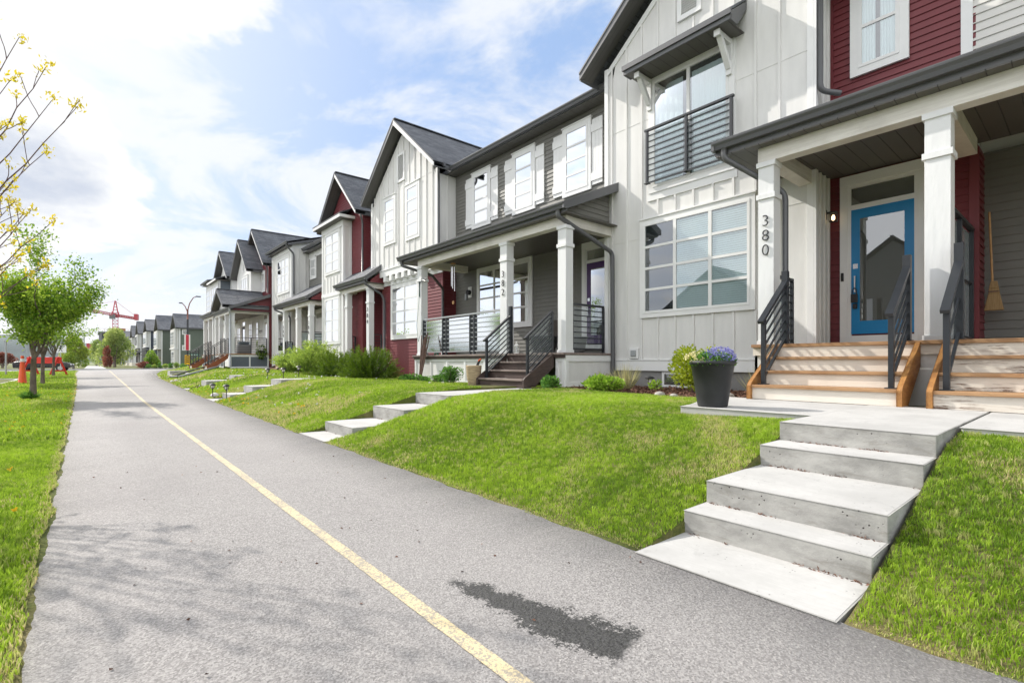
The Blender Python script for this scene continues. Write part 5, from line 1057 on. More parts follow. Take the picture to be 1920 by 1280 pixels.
def street_tree(loc, label, H, cr, seed, nl=5200, leaf=.075):
    t = thing('street_tree', loc, label, 'tree', 'young leafy trees on the verge'); rs = random.Random(seed); b = MB(); tips = []; x, y, z = loc; th = H * .30
    tr = MB(); tr.tube([(x, y, z - .1), (x + .01, y, z + .06), (x + .01, y, z + th * .5), (x + .02, y + .01, z + th)], [.10, .078, .066, .06], 12); tr.build('trunk', 'bark', t, 0, True)
    for i in range(8):
        a = i * .785 + rs.random() * .5; sp = rs.uniform(.22, .52); limb(b, (x + .015, y, z + th * rs.uniform(.88, 1.0)), (math.cos(a) * sp, math.sin(a) * sp, 1), H * rs.uniform(.34, .46), .032, 2, tips, rs)
    b.build('branch', 'bark', t, 0, True)
    C = []; D = []; T = []; per = max(4, nl // len(tips))
    for p, v, dd in tips:
        e = np.array(p); m = per; o = rng.normal(size=(m, 3)) * np.array([.13, .13, .12]) * (H / 3.8); C.append(e + o); D.append(np.array(v) * .4 + rng.normal(size=(m, 3)) * .8 + np.array([0, 0, .1])); T.append(np.clip(rng.normal(rs.uniform(.05, .95), .2, m), 0, 1))
    C = np.concatenate(C); D = np.concatenate(D); T = np.concatenate(T); k = C[:, 2] > z + H * .30; C, D, T = C[k], D[k], T[k]; s = rng.uniform(.6, 1.25, len(C)); leaves('foliage', C, D, leaf * s, leaf * .62 * s, 'tree_leaf', t, T); return t
street_tree((-1.22, 19.0, -1.04), 'nearest leafy green tree on the verge with a weedy base', 3.75, 1.5, 11, 22000, .08)
street_tree((-1.62, 30.0, -1.0), 'leafy green tree standing second along the verge', 4.2, 1.5, 22, 15000, .10)
street_tree((-1.75, 41.5, -.95), 'leafy green tree beside the red barricade', 4.2, 1.5, 33, 6500, .12)
tuft('weed_tuft', (-1.28, 18.95, -1.05), 'tuft of weeds at the foot of the nearest leafy tree', 'weeds', 500, .28, 1.5, 'hosta_leaf', .02)
def budding_tree(loc):
    t = thing('budding_tree', loc, 'sparse tree with thin branches and yellow spring buds', 'tree'); rs = random.Random(5); x, y, z = loc; tr = MB(); tr.tube([(x, y, z - .1), (x, y, z + .08), (x + .03, y, z + 1.5)], [.09, .07, .055], 10); tr.build('trunk', 'bark', t, 0, True); b = MB(); C = []; D = []
    def twig(p, d, L, r, depth):
        pts = [Vector(p)]; v = Vector(d).normalized(); n = 6; rad = [r]
        for i in range(n): v = (v + Vector((rs.gauss(0, .09), rs.gauss(0, .09), .05 + rs.gauss(0, .07)))).normalized(); pts.append(pts[-1] + v * L / n); rad.append(max(.0028, r * (1 - .75 * (i + 1) / n)))
        b.tube(pts, rad, 6)
        for i in range(2, n + 1):
            if rs.random() < (.62 if depth == 2 else .38) and depth > 0:
                a = Vector((rs.gauss(0, 1), rs.gauss(0, 1), rs.gauss(.2, .5))).normalized(); twig(pts[i], v * .8 + a * .7, L * rs.uniform(.28, .5), rad[i] * .62, depth - 1)
        for q in ([pts[-1]] + ([pts[-2], pts[-3]] if depth == 0 else [])):
            m = 12 if q is pts[-1] else 2
            for k in range(m): C.append(np.array(q) + rng.normal(size=3) * .014); D.append(np.array(v) * .5 + rng.normal(size=3) * .55 + np.array([0, 0, .25]))
    def bough(q, z0, sag=.12):                       # a main branch that reaches from the stem to a tip
        p0 = Vector((x + .03, y, z + z0)); q = Vector(q); m_ = p0.lerp(q, .5) + Vector((rs.gauss(0, .04), rs.gauss(0, .05), -sag)); n = 12; pts = []
        for i in range(n + 1): k = i / n; pts.append(p0 * (1 - k) ** 2 + m_ * 2 * k * (1 - k) + q * k * k + Vector((rs.gauss(0, .008), rs.gauss(0, .008), rs.gauss(0, .008))) * (i > 0))
        b.tube(pts, [.0105 * (1 - .78 * i / n) for i in range(n + 1)], 6)
        v = (pts[-1] - pts[-2]).normalized()
        for i in range(4, n):
            if rs.random() < .55:
                a = Vector((rs.gauss(0, 1), rs.gauss(0, 1), rs.gauss(.3, .5))).normalized(); twig(pts[i], (pts[i] - pts[i - 1]).normalized() * .8 + a * .7, rs.uniform(.12, .34), .0036, 0)
        for k in range(28): C.append(np.array(q) + rng.normal(size=3) * .026); D.append(np.array(v) * .5 + rng.normal(size=3) * .55 + np.array([0, 0, .25]))
    for q, z0, sg in (((-.46, 6.0, 2.77), 1.5, .1), ((-.29, 5.8, 2.51), 1.5, .14), ((-.26, 6.1, 2.37), 1.45, .14), ((-.09, 5.7, 2.20), 1.4, .16), ((-.30, 6.0, 1.85), 1.3, .12), ((-.58, 6.2, 1.54), 1.2, .05), ((-.54, 6.4, 1.44), 1.1, .05),
                      ((-.41, 6.2, 1.36), 1.0, .06), ((-.27, 6.1, 1.27), .95, .1), ((-.33, 6.3, .88), .9, .08), ((-.48, 6.5, 1.04), .95, .05), ((-.55, 6.0, 1.12), 1.0, .04), ((-.48, 5.5, 2.2), 1.5, .1), ((-.60, 6.3, 2.12), 1.5, .08), ((-.42, 6.2, .78), .85, .05), ((-.5, 6.2, .92), .85, .05)): bough(q, z0, sg)
    for (dx, dy, dz, L, zz) in ((.2, -.1, 1.4, 1.7, 1.5), (-.7, .2, 1.0, 1.4, 1.4), (-.6, -.5, .8, 1.3, 1.3), (.1, -.8, .9, 1.3, 1.35), (.75, -.55, .75, 1.2, 1.4)): twig((x + .02, y, z + zz), (dx, dy, dz), L * .8, .016, 2)
    b.build('branch', 'twig', t, 0, True); C = np.array(C); D = np.array(D); s = rng.uniform(.6, 1.3, len(C)); leaves('buds', C, D, .034 * s, .015 * s, 'bud_leaf', t)
budding_tree((-1.42, 6.3, -1.05))

# ------------------------------------------------------------------ street furniture and the far street
t = thing('delineator_cone', (-2.32, 31, -1.02), 'tall orange traffic delineator with a white band by the parking bay', 'cone'); c = (-2.32, 31.0, -1.0)
MB().lathe(c, [(.20, 0), (.20, .04), (.15, .06), (.055, 1.24), (.05, 1.27)], 14).build('cone_body', 'orange_plastic', t, 0, True); MB().lathe((c[0], c[1], c[2] + 1.0), [(.077, 0), (.068, .14)], 14).build('reflective_band', 'banner_white', t); MB().lathe(c, [(.27, -.03), (.27, .03)], 4).build('base', 'tyre', t)
t = thing('road_barricade', (-2.3, 47, -.92), 'red A frame road barricade standing on the verge', 'barricade'); bx = [(-3.55, 46.0), (-1.75, 44.5)]
b = MB(); b.bar((-3.25, 46.4, .10), (-1.5, 45.1, .10), .06, .42); b.build('board', 'red_paint', t)
for k, (x, y) in enumerate(((-3.1, 46.3), (-1.65, 45.2))):
    for s in (-1, 1): MB().bar((x, y, .34), (x + .42 * s, y + .32 * s, -.9), .06, .1).build('leg', 'red_paint', t)
    MB().bar((x - .3, y - .24, -.6), (x + .3, y + .24, -.6), .05, .09).build('cross_brace', 'red_paint', t)
# dark parked car
def car(loc, rz, label):
    t = thing('parked_car', (0, 0, 0), label, 'car'); b = MB(); prof = [(-2.05, .35), (-2.1, .75), (-2.0, .92), (-1.5, .98), (-1.0, 1.42), (.15, 1.46), (.95, .98), (1.75, .88), (2.1, .70), (2.12, .35)]
    n = len(prof); L = lambda y, k: [(x, y * (1 if z < 1 else k), z) for x, z in prof]; b.add(L(-.88, .82) + L(.88, .82), [tuple(range(n)), tuple(reversed(range(n, 2 * n)))] + [(i, n + i, n + (i + 1) % n, (i + 1) % n) for i in range(n)]); b.build('body', 'car_black', t, .06)
    for s in (-1, 1): MB().add([(-1.42, s * .885, 1.0), (-.95, s * .76, 1.38), (.12, s * .76, 1.40), (.8, s * .885, 1.0)], [(0, 1, 2, 3)]).build('window', 'door_glass', t)
    MB().add([(.98, -.75, 1.0), (.98, .75, 1.0), (.2, .64, 1.45), (.2, -.64, 1.45)], [(0, 1, 2, 3)]).build('windscreen', 'door_glass', t)
    for x in (-1.3, 1.35):
        for s in (-1, 1): w = MB().tube([(x, s * .74, .33), (x, s * .93, .33)], .33, 18).build('wheel', 'tyre', t); MB().tube([(x, s * .92, .33), (x, s * .94, .33)], .2, 12).build('rim', 'chrome', w)
    for s in (-1, 1): MB().box(2.02, 2.13, s * .62 - .16, s * .62 + .16, .62, .74).build('headlight', 'banner_white', t)
    t.location = loc; t.rotation_euler = (0, 0, rz); return t
car((-3.5, 67.2, -.95), R(-8), 'black car on the street behind the red barricade')
def post(b, x, y, z0, z1, r=.04): return b.tube([(x, y, z0), (x, y, z1)], r, 8)
t = thing('crossing_sign', (-2.15, 63, -.85), 'white pedestrian crossing sign beside the black car', 'sign'); x, y = -2.15, 63.0; post(MB(), x, y, -.9, 1.65, .035).build('post', 'galvanised', t); MB().box(x - .4, x + .4, y - .06, y - .045, .85, 1.65).build('sign_panel', 'sign_white', t)
p = MB(); FS = side(y - .061); p.fbox(FS, x - .05, x + .05, 1.42, 1.54, 0, .004); p.bar(FS(x, 1.4, .003), FS(x - .02, 1.2, .003), .1, .012, (0, 1, 0)); p.bar(FS(x - .02, 1.22, .003), FS(x - .14, .95, .003), .05, .012, (0, 1, 0)); p.bar(FS(x - .02, 1.22, .003), FS(x + .12, .95, .003), .05, .012, (0, 1, 0)); p.bar(FS(x, 1.37, .003), FS(x + .15, 1.25, .003), .04, .012, (0, 1, 0)); p.bar(FS(x, 1.37, .003), FS(x - .14, 1.22, .003), .04, .012, (0, 1, 0)); p.build('walking_figure', 'black_metal', t)
t = thing('street_lamp', (7.5, 59.7, -.9), 'tall black and brown street lamp carrying a red banner', 'street lamp'); x, y = 7.5, 59.7
post(MB(), x, y, -.95, 4.3, .09).build('pole', 'black_metal', t); MB().lathe((x, y, -.95), [(.22, 0), (.22, .3), (.12, .5)], 12).build('base', 'black_metal', t); a = MB(); a.tube([(x, y, 4.3), (x, y, 5.3)], .075, 8); a.tube([(x, y, 5.2), (x + .15, y - .1, 5.9), (x + .45, y - .3, 6.5), (x + .75, y - .5, 6.62)], [.06, .05, .045, .04], 8); a.tube([(x, y, 5.0), (x - .2, y + .12, 5.6), (x - .45, y + .3, 5.95)], [.05, .045, .04], 8); a.build('lamp_arm', 'brown_steel', t, 0, True)
MB().box(x + .62, x + 1.05, y - .62, y - .44, 6.56, 6.66).build('lamp_head', 'black_metal', t); MB().box(x - .7, x - .42, y + .2, y + .4, 5.88, 5.98).build('lamp_head', 'black_metal', t)
MB().box(x - .30, x + .20, y - .16, y - .13, 1.15, 2.75).build('banner', 'banner_white', t); MB().box(x - .18, x + .08, y - .17, y - .161, 1.17, 2.73).build('banner_stripe', 'banner_red', t); MB().box(x - .3, x + .2, y - .15, y - .12, 2.75, 2.78).build('banner_bracket', 'black_metal', t)
t = thing('chevron_sign', (7.4, 59.3, -.9), 'yellow sign with black chevrons at the foot of the lamp', 'sign'); MB().box(7.2, 7.72, 59.28, 59.30, -.27, .67).build('sign_panel', 'sign_yellow', t); p = MB(); F_ = side(59.279)
for i in range(4):
    z = -.19 + .2 * i; p.fpoly(F_, [(7.24, z), (7.46, z + .15), (7.46, z + .25), (7.24, z + .1)], 0, .004); p.fpoly(F_, [(7.68, z), (7.68, z + .1), (7.46, z + .25), (7.46, z + .15)], 0, .004)
p.build('chevrons', 'black_metal', t); post(MB(), 7.46, 59.34, -.95, .64, .03).build('post', 'galvanised', t)
t = thing('street_name_sign', (7.7, 59.7, .6), 'small green street name plate on the lamp pole', 'sign'); MB().box(7.62, 8.5, 59.68, 59.70, .62, .80).build('name_plate', 'sign_green', t); MB().box(7.72, 8.35, 59.672, 59.679, .69, .73).build('lettering', 'sign_white', t); MB().box(7.5, 7.62, 59.68, 59.72, .66, .76).build('clamp', 'galvanised', t)
for i, (x, y, z1, r, lb) in enumerate(((-4.3, 47.0, 1.35, .05, 'grey post by the left edge beyond the parking bay'), (-7.4, 66, 2.8, .05, 'thin grey pole between the trees and the hedge'), (-.9, 118, 5.2, .09, 'slim pale lamp post behind the round bush'), (-6.5, 118, 4.5, .09, 'slim pale lamp post behind the hedges'))):
    t = thing('street_pole' if i < 2 else 'lamp_post', (x, y, -1), lb, 'pole', 'thin poles along the far street'); post(MB(), x, y, -1, z1, r).build('pole', 'galvanised', t); MB().box(x - .12, x + .25, y - .06, y + .06, z1 - .02, z1 + .06).build('lamp_head' if i > 1 else 'sign_plate', 'galvanised', t)
# bushes and trees of the middle distance
def cloud_tree(name, loc, label, r, m, n, L, seed, lumps=14, group='bushes and trees by the crossing', base=.12):
    t = thing(name, loc, label, 'tree' if 'tree' in name else 'bush', group); rs = random.Random(seed); C = []; D = []; T = []
    for i in range(lumps):
        a = rs.random() * 6.283; zq = rs.uniform(base + .1, .92); w = math.sin(min(1, zq * 1.05 + .12) * math.pi) ** .6; q = rs.random() ** .5 * .62 * w
        c = (loc[0] + r[0] * q * math.cos(a), loc[1] + r[1] * q * math.sin(a), loc[2] + r[2] * zq); k = rs.uniform(.32, .48)
        p, d = ball(n // lumps, c, (r[0] * k, r[1] * k, r[2] * k * .5), 1, .3); C.append(p); D.append(d * .6 + rng.normal(size=d.shape) * .7 + np.array([0, 0, .3])); T.append(np.clip(rng.normal(rs.uniform(.15, .85), .2, len(p)), 0, 1))
    C = np.concatenate(C); D = np.concatenate(D); T = np.concatenate(T); C[:, 2] = np.maximum(C[:, 2], loc[2] + .03); s = rng.uniform(.6, 1.3, len(C)); leaves('crown', C, D, L * s, L * .6 * s, m, t, T)
    b = MB(); x, y, z = loc; b.tube([(x, y, z - .1), (x, y, z + r[2] * .3), (x + .1, y, z + r[2] * .75)], [r[0] * .07, r[0] * .05, .02], 8)
    for i in range(5): a = i * 1.256; b.tube([(x, y, z + r[2] * .15), (x + r[0] * .45 * math.cos(a), y + r[1] * .45 * math.sin(a), z + r[2] * .6)], [r[0] * .035, .015], 5)
    b.build('trunk', 'bark', t); return t
cloud_tree('round_bush', (-1.6, 81, -.9), 'round green bush with a golden top beyond the street', (1.75, 1.7, 3.75), 'gold_leaf', 7000, .20, 3)
cloud_tree('pale_tree', (3.0, 104, -.9), 'pale yellow green tree before the far houses', (2.8, 2.8, 6.0), 'willow_leaf', 8500, .26, 4, 18)
cloud_tree('red_bush', (1.9, 97, -.9), 'reddish brown bush left of the pale tree', (.8, .8, 3.1), 'red_leaf', 3000, .18, 5)
cloud_tree('pale_tree', (.9, 131, -.9), 'slender pale tree in front of the concrete building', (1.6, 1.6, 5.6), 'willow_leaf', 2600, .26, 6)
cloud_tree('young_tree', (6.3, 82, -.9), 'small bright green tree in front of the navy house', (1.0, 1.0, 2.5), 'tree_leaf', 2200, .18, 7)
cloud_tree('rusty_bush', (5.3, 79.6, -.9), 'low rust coloured bush at the crossing', (1.1, .9, .8), 'red_leaf', 1500, .14, 8)
cloud_tree('roadside_bush', (8.6, 60.8, -.85), 'yellow green bush beside the chevron sign', (.95, .8, 1.35), 'boxwood_leaf', 2500, .11, 12)
for i in range(9):
    x = 5.6 + i * .62; cloud_tree('low_bush', (x, 78.6 + .4 * (i % 3), -.9), 'low green shrub in the row at the far house fronts', (.5, .5, .55 + .1 * (i % 3)), 'shrub_leaf' if i % 2 else 'hosta_leaf', 420, .13, 30 + i, 6, 'low shrubs in the row at the far house fronts')
for i, (x, y, w, hh, m, lb) in enumerate(((-13, 97, 3.6, 2.0, 'shrub_leaf', 'long olive hedge left of the tree trunks'), (-9.2, 97, 2.2, 1.9, 'red_leaf', 'brown red hedge behind the leafy trees'), (-17.5, 99, 3.5, 2.2, 'hosta_leaf', 'dark hedge at the left edge beyond the street'))):
    cloud_tree('hedge', (x, y, -.9), lb, (w, 1.0, hh), m, 3600, .2, 50 + i, 16, 'hedges across the street')
# the far row
def far_house(label, X, Y0, Y1, ze, zp, m, bay=True, depth=13, trim='white_trim', porch=None):
    t = thing('far_house', (X, Y0, -.9), label, 'house', 'houses of the far row'); ym = (Y0 + Y1) / 2; F = front(X); zb = -1.0
    ext = gable_ext(Y0, Y1, ze, ym, zp - .2); lap(t, F, Y0, Y1, zb, zp - .25, m, ext, name='front_wall', c=.16); lap(t, side(Y0), X, X + depth, zb, ze, m, name='side_wall', c=.16)
    gable_roof(t, X - .5, X + depth + .4, Y0 - .4, ym, Y1 + .4, ze + .05, zp, wallx=X); corner(t, side(Y0), X - .02, zb, ze, .2); MB().box(X + .2, X + depth, Y0 + .2, Y1, zb, ze - .1).build('rear_wall', m, t)
    if bay:
        B = front(X - .6); MB().box(X - .6, X - .02, Y0 + .5, Y1 - .8, ze - 3.3, ze - .15).build('bay_wall', 'pale_grey_siding', t); window(t, B, Y0 + .8, Y1 - 1.1, ze - 2.9, ze - .5, 3, 4, trim=.14, blind=1); corner(t, side(Y0 + .5), X - .6, ze - 3.3, ze - .15, .18); corner(t, side(Y0 + .5), X - .02, ze - 3.3, ze - .15, .18, s=-1); MB().box(X - .7, X - .01, Y0 + .4, Y1 - .7, ze - 3.5, ze - 3.3).build('trim_board', trim, t)
    if porch:
        porch_roof(t, X - porch, X, Y0 + .2, Y1, 1.7, 2.7, 1.5, X, True, False)
        for y in (Y0 + .3, ym, Y1 - .6): column(t, X - porch + .3, y, y + .4, -.2, 1.35, 1.0, .4)
        MB().box(X - porch, X, Y0 + .2, Y1, -.9, -.2).build('porch_deck', 'cream_paint', t); railing(t, (X - porch + .35, Y0 + .7, -.2), (X - porch + .35, ym, -.2), .95, 5, None, (0, 1)); door(t, F, ym - 1.2, ym - .3, 0, 2 - .7, 'white_door', base=.02, transom=.1)
    return t
hh = far_house('olive green house with two square side windows at the crossing', 11.0, 97, 103.5, 5.55, 8.05, 'green_siding')
for zz in (1.85, 4.45): window(hh, side(97), 11.4, 12.2, zz, zz + .85, 2, 2, trim=.14, base=.02)
MB().box(10.4, 10.98, 97.3, 102, -1, 2).build('bay_wall', 'pale_grey_siding', hh); window(hh, front(10.4), 97.8, 101.5, -.6, 1.8, 3, 4, trim=.14)
hh = far_house('second olive green house with a boxed upper bay and brown porch', 9.6, 108, 115, 5.7, 8.5, 'green_siding')
MB().box(7.6, 9.6, 109, 113, -.9, -.1).build('porch_deck', 'rust_wood', hh); railing(hh, (7.65, 109, -.1), (7.65, 113, -.1), 1, 4, None, (0, .5, 1), m='rust_wood'); railing(hh, (7.65, 109, -.1), (9.5, 109, -.1), 1, 4, None, (0, 1), m='rust_wood')
far_house('navy blue house with white trim and a dark porch roof', 9.6, 131, 140, 6.6, 9.3, 'navy_siding', porch=3.0)
far_house('grey gabled house next to the navy house', 9.2, 150, 159, 6.8, 10.0, 'grey_siding', porch=2.6)
far_house('brown grey gabled house behind the pale tree', 9.2, 172, 182, 6.8, 10.2, 'patio_brown')
far_house('dark gabled house farther along the far row', 8.6, 200, 211, 6.8, 10.0, 'slate_panel')
far_house('smallest dark gabled house before the concrete building', 8.6, 232, 243, 6.6, 9.8, 'navy_siding')
# concrete frame going up, tower crane
t = thing('building_under_construction', (3, 250, -1), 'grey concrete building frame under construction below the crane', 'building'); b = MB()
for z in (2.2, 5.2, 8.2, 11.2): b.box(2.2, 24, 248, 272, z, z + .45)
b.build('floor_slab', 'building_concrete', t); b = MB()
for x in (2.6, 6.2, 9.8, 13.4, 17, 20.6):
    for y in (248.6, 258, 270): b.box(x, x + .7, y, y + .7, -1.4, 11.2)
b.build('concrete_column', 'building_concrete', t); MB().box(3.4, 23, 262, 263, -1.4, 11).build('core_wall', 'slate_panel', t); MB().box(6, 10.5, 248.2, 248.5, 11.65, 13.1).build('formwork', 'plywood', t); MB().box(12, 20, 248.2, 248.5, 11.65, 13.0).build('formwork', 'plywood', t); MB().box(-1.2, 2.1, 247.5, 250, 5.0, 7.0).build('loading_platform', 'crane_red', t)
g = MB()
for i in range(12): g.bar((2.3 + i * 1.8, 248.1, 11.65), (2.3 + i * 1.8, 248.1, 12.9), .08, .08)
g.bar((2.3, 248.1, 12.8), (24, 248.1, 12.8), .08, .08); g.build('guard_rail', 'plywood', t)
t = thing('tower_crane', (9.3, 314, -1), 'red tower crane above the concrete building', 'crane')
def truss(b, a, c, w, h, n, r=.16):
    a, c = Vector(a), Vector(c); d = (c - a); sd = d.cross(Vector((0, 0, 1)))
    if sd.length < .01: sd = Vector((1, 0, 0)); up = Vector((0, 1, 0))
    else: sd.normalize(); up = sd.cross(d).normalized()
    off = [sd * (-w / 2) - up * h / 2, sd * (w / 2) - up * h / 2, sd * (w / 2) + up * h / 2, sd * (-w / 2) + up * h / 2]
    for o in off: b.bar(a + o, c + o, r, r)
    for i in range(n):
        p, q = a + d * i / n, a + d * (i + 1) / n
        for k in range(4): b.bar(p + off[k], q + off[(k + 1) % 4], r * .6, r * .6); b.bar(p + off[k], p + off[(k + 1) % 4], r * .6, r * .6)
Mx, My = 9.3, 314.0; b = MB(); truss(b, (Mx, My, -1), (Mx, My, 22), 2.1, 2.1, 14, .2); b.build('mast', 'banner_red', t); b = MB(); truss(b, (Mx, My, 22), (Mx, My, 24.5), 2.4, 2.4, 2, .5)
for sx in (-1, 1):
    for sy in (-1, 1): b.bar((Mx + sx, My + sy, 24), (Mx + sx * .15, My + sy * .15, 30), .3, .3)
for z in (25.5, 27, 28.5): k = (30 - z) / 6; b.bar((Mx - k, My - k, z), (Mx + k, My - k, z), .25, .25); b.bar((Mx - k, My - k, z), (Mx - k, My + k, z), .25, .25)
b.build('tower_head', 'crane_red', t)
je = (-5.2, 278.5, 23.0); jc = (18.6, 327, 22.6); b = MB(); truss(b, (Mx, My, 23), je, 1.0, 1.0, 22, .17); b.build('jib', 'crane_red', t); b = MB(); truss(b, (Mx, My, 23), jc, 1.5, .9, 9, .3); b.build('counter_jib', 'crane_red', t); b = MB(); b.bar((jc[0] - .8, jc[1] - 5, 23.2), (jc[0], jc[1], 23.2), 1.6, 3.0); b.build('counterweight', 'crane_red', t); MB().bar((Mx - 1.6, My - 4, 22.0), (Mx - .9, My - 2, 22.0), 1.8, 2.2).build('cab', 'building_concrete', t)
b = MB(); b.bar((Mx, My, 30), (-2, 286, 23.8), .1, .1); b.bar((Mx, My, 30), (jc[0], jc[1], 23.4), .1, .1); b.build('tie_rope', 'crane_red', t)
# houses across the street, seen only as reflections in the panes
for i, (y, m, hgt, lb) in enumerate(((-3, 'tan_siding', 8.6, 'tan gabled house across the street mirrored in the windows'), (9.5, 'grey_siding', 8.9, 'dark grey house across the street mirrored in the windows'), (22, 'patio_brown', 8.4, 'brown house across the street mirrored in the windows'))):
    t = thing('opposite_house', (-24, y, -1), lb, 'house', 'houses across the street'); MB().fpoly(front(-24), [(y - 5, -1.1), (y + 5, -1.1), (y + 5, 4.9), (y, hgt - .3), (y - 5, 4.9)], 0, 9).build('wall', m, t); gable_roof(t, -33.4, -23.6, y - 5.5, y, y + 5.5, 4.7, hgt)
    w = MB(); w.box(-24 + .002, -23.95, y - 3, y - 1.4, .2, 2.2); w.box(-24 + .002, -23.95, y + 1.4, y + 3, .2, 2.2); w.box(-23.998, -23.95, y - 2.8, y - 1.2, 3, 4.6); w.box(-23.998, -23.95, y + 1.2, y + 2.8, 3, 4.6); w.build('window', 'white_trim', t)

# ------------------------------------------------------------------ grass
def blocked(x, y):
    m = np.zeros(len(x), bool)
    def rect(a, b, c, d): nonlocal m; m |= (x > a) & (x < b) & (y > c) & (y < d)
    rect(2.2, 6.8, .66, 1.67); rect(4.9, 6.75, -4, 3.0); rect(2.3, 6.8, 6.62, 7.68); rect(5.74, 6.8, 7.6, 9.35); rect(6.95, 9.2, 3.25, 7.1); rect(6.5, 9.3, -4, 3.4); rect(7.36, 9.3, 7, 14.6); rect(6.6, 7.5, 7.3, 9.0)
    rect(2.45, 7.3, 15.28, 16.37); rect(2.65, 7.1, 21.58, 22.72); rect(3.15, 4.65, 36.75, 38.05); rect(6.4, 14, 34.2, 53); rect(5.2, 6.5, 34.6, 36); rect(5.2, 6.5, 40.5, 42); rect(8.3, 14, 14, 34.4)
    return m
def noise2(x, y, s, seed):
    r = np.random.default_rng(seed); v = np.zeros_like(x)
    for i in range(7):
        a = r.random() * 6.283; f = s * r.uniform(.6, 2.2); v += np.sin((x * math.cos(a) + y * math.sin(a)) * f + r.random() * 6.283)
    return v / 3.7
def grass(name, label, xr, yr, n, hgt, wid, right=True, band=None, lean=.55):
    x = rng.uniform(*xr, n); y = rng.uniform(*yr, n); e = np.array([path_edges(q) for q in np.linspace(-5, 63, 200)]); L_ = np.interp(y, np.linspace(-5, 63, 200), e[:, 0]); R_ = np.interp(y, np.linspace(-5, 63, 200), e[:, 1])
    rag = .03 * noise2(x * 3, y * 3, 2.5, 5)
    k = ((x > R_ + .0 + rag) if right else (x < L_ - .0 + rag)) & ~blocked(x, y)
    if not right:
        bx = np.array(BAY); k &= ~((x < -2.85) & (y > 21.8) & (y < 40.4)) & (x > -5.9) & ~((y > 54) & (y < 55.4))
    k &= (x > -.105 * y - 1.2)
    x, y, L_, R_ = x[k], y[k], L_[k], R_[k]; n = len(x); z = np.array([gz(a, b) for a, b in zip(x, y)])
    d = np.sqrt(x * x + y * y); patch = noise2(x, y, 1.6, 11); fine = noise2(x, y, 7, 12); dist = np.abs(x - (R_ if right else L_))
    dry = np.clip((noise2(x, y, 1.1, 21) * .8 + noise2(x, y, 5, 22) * .5 - .14) * 1.6, 0, 1) * (.68 if right else .22); dry = np.maximum(dry, np.clip(1 - dist / .10, 0, 1) * .75)
    dry = np.where(rng.random(n) < dry, rng.uniform(.35, 1, n), rng.uniform(0, .10, n)); cs = .030 + .006 * d; ix = np.floor(x / .034 + .5 * noise2(x, y, 40, 31)).astype(np.int64); iy = np.floor(y / .034 + .5 * noise2(x, y, 40, 32)).astype(np.int64); hsh = (ix * 73856093 ^ iy * 19349663) & 0xffff; r1 = ((hsh * 2654435761) & 0xffff) / 65535.0; r2 = ((hsh * 40503 + 977) & 0xffff) / 65535.0
    dry = np.clip(dry + (r2 > .92) * rng.uniform(.2, .8, n) * (.65 if right else .3), 0, 1)
    tone = np.clip(.45 + .22 * patch + .14 * fine + (r1 - .5) * .68 + rng.normal(size=n) * .14, 0, 1)
    H = hgt * (.42 + .42 * rng.random(n) + .42 * r2 + .16 * patch) * (1 - .45 * np.clip(1 - dist / .15, 0, 1)); Wd = wid * rng.uniform(.7, 1.3, n); a = r1 * 6.283 * 3 + rng.normal(size=n) * .9; ln = rng.uniform(.15, 1.15, n) * lean
    dx, dy = np.cos(a), np.sin(a); b = rng.random(n) * 6.283; sx, sy = np.cos(b), np.sin(b)
    V = np.empty((n, 5, 3)); P = np.stack([x, y, z - .008], 1); Sv = np.stack([sx, sy, np.zeros(n)], 1) * (Wd / 2)[:, None]; M = P + np.stack([dx * ln * H * .3, dy * ln * H * .3, H * .58], 1); T = P + np.stack([dx * ln * H * .95, dy * ln * H * .95, H * (1 - .25 * ln)], 1)
    V[:, 0] = P - Sv; V[:, 1] = P + Sv; V[:, 2] = M + Sv * .8; V[:, 3] = M - Sv * .8; V[:, 4] = T; o = (np.arange(n) * 5)[:, None]
    Q = np.concatenate([o + np.array([[0, 1, 2]]), o + np.array([[0, 2, 3]]), o + np.array([[3, 2, 4]])]); t3 = np.stack([tone, dry, tone], 1); return tag(npmesh(name, V.reshape(-1, 3), Q, 'grass_blade', None, np.repeat(t3, 5, 0)), label, 'grass', None, 'stuff')
grass('lawn_grass', 'short green grass with dry patches on the nearest lawn', (2.25, 7.2), (-1.6, 3.8), 430000, .038, .0046)
grass('lawn_grass', 'green grass on the lawn bank between the step walks', (2.25, 7.3), (3.8, 8.6), 200000, .050, .0075)
grass('lawn_grass', 'green grass on the lawns before the junipers', (2.25, 7.4), (8.6, 20), 150000, .065, .014)
grass('lawn_grass', 'green grass on the far lawns', (2.3, 8.4), (20, 61), 60000, .09, .04)
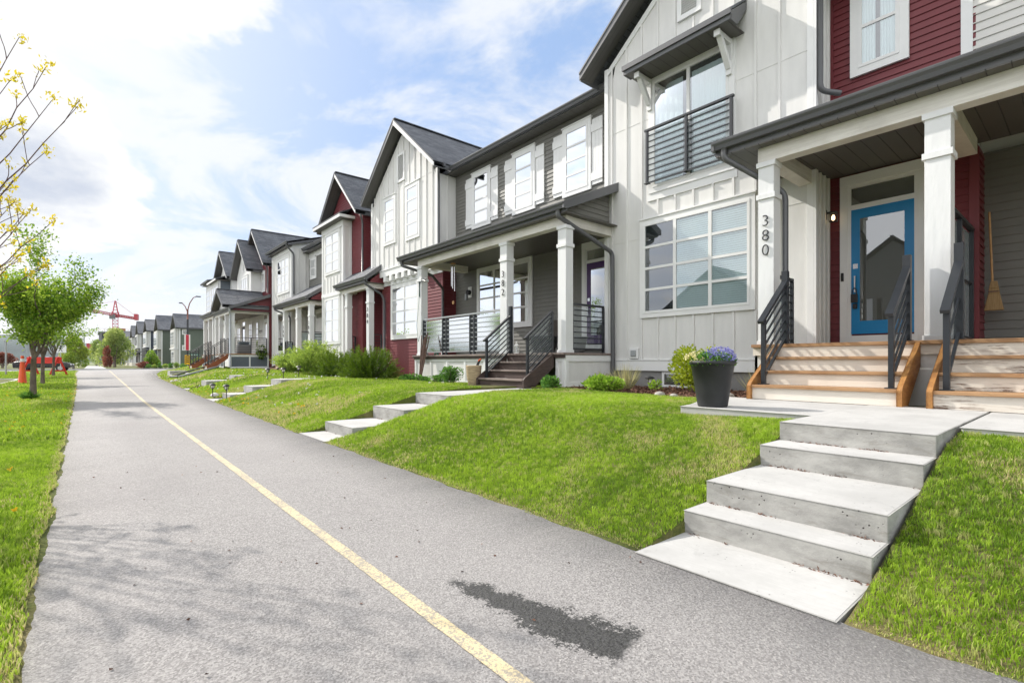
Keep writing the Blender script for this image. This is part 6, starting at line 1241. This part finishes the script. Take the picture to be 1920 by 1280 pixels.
grass('verge_grass', 'green grass on the verge nearest the path end', (-1.9, -.15), (1.2, 9), 150000, .05, .0062, False)
grass('verge_grass', 'green grass under the young trees on the verge', (-4.5, -.2), (9, 24), 80000, .08, .017, False)
grass('verge_grass', 'green grass on the verge around the barricade', (-6, -.3), (24, 61), 42000, .10, .045, False)
# dandelions
def dandelions(n, f, name, label, m, size):
    C = []
    while len(C) < n: x, y = f(); C.append((x, y, gz(x, y) + .05))
    C = np.array(C); k = 7; P = np.repeat(C, k, 0) + rng.normal(size=(n * k, 3)) * .006; return tag(leaves(name, P, rng.normal(size=P.shape) + np.array([0, 0, .7]), size, size * .8, m), label, 'flowers', None, 'stuff')
dandelions(130, lambda: (rng.uniform(-2.6, -.35), rng.uniform(3, 24)), 'dandelions', 'yellow dandelions scattered over the verge', 'petal_yellow', .022)
dandelions(30, lambda: (rng.uniform(2.5, 3.3), rng.uniform(9, 20)), 'dandelions', 'yellow dandelions at the foot of the lawn bank', 'petal_yellow', .03)
dandelions(160, lambda: (rng.uniform(2.7, 6.5), rng.uniform(9.5, 45)), 'dandelion_clocks', 'white seed heads scattered over the far lawns', 'white_bloom', .034)
# a few pebbles and leaves on the asphalt
P = np.stack([rng.uniform(-.1, 2.3, 60), rng.uniform(1.2, 6, 60), np.full(60, -1.05)], 1); tag(leaves('leaf_litter', P, rng.normal(size=P.shape) * np.array([1, 1, .15]), .018, .013, 'bark_chip'), 'tiny dark leaf bits lying on the asphalt', 'litter', None, 'stuff')

# ------------------------------------------------------------------ the air: a thin even haze over the whole place
def haze():
    t = NT('haze_air'); v = t.N('ShaderNodeVolumePrincipled'); v.inputs['Color'].default_value = (.86, .91, 1.0, 1); v.inputs['Density'].default_value = .00010; v.inputs['Anisotropy'].default_value = .3
    t.L(v.outputs[0], t.out.inputs['Volume']); b = MB(); b.box(-3100, 3100, -500, 5100, -2.6, 90); o = b.build('haze', 'haze_air'); tag(o, 'thin pale haze that fades the far hills', 'haze', None, 'stuff')
haze()
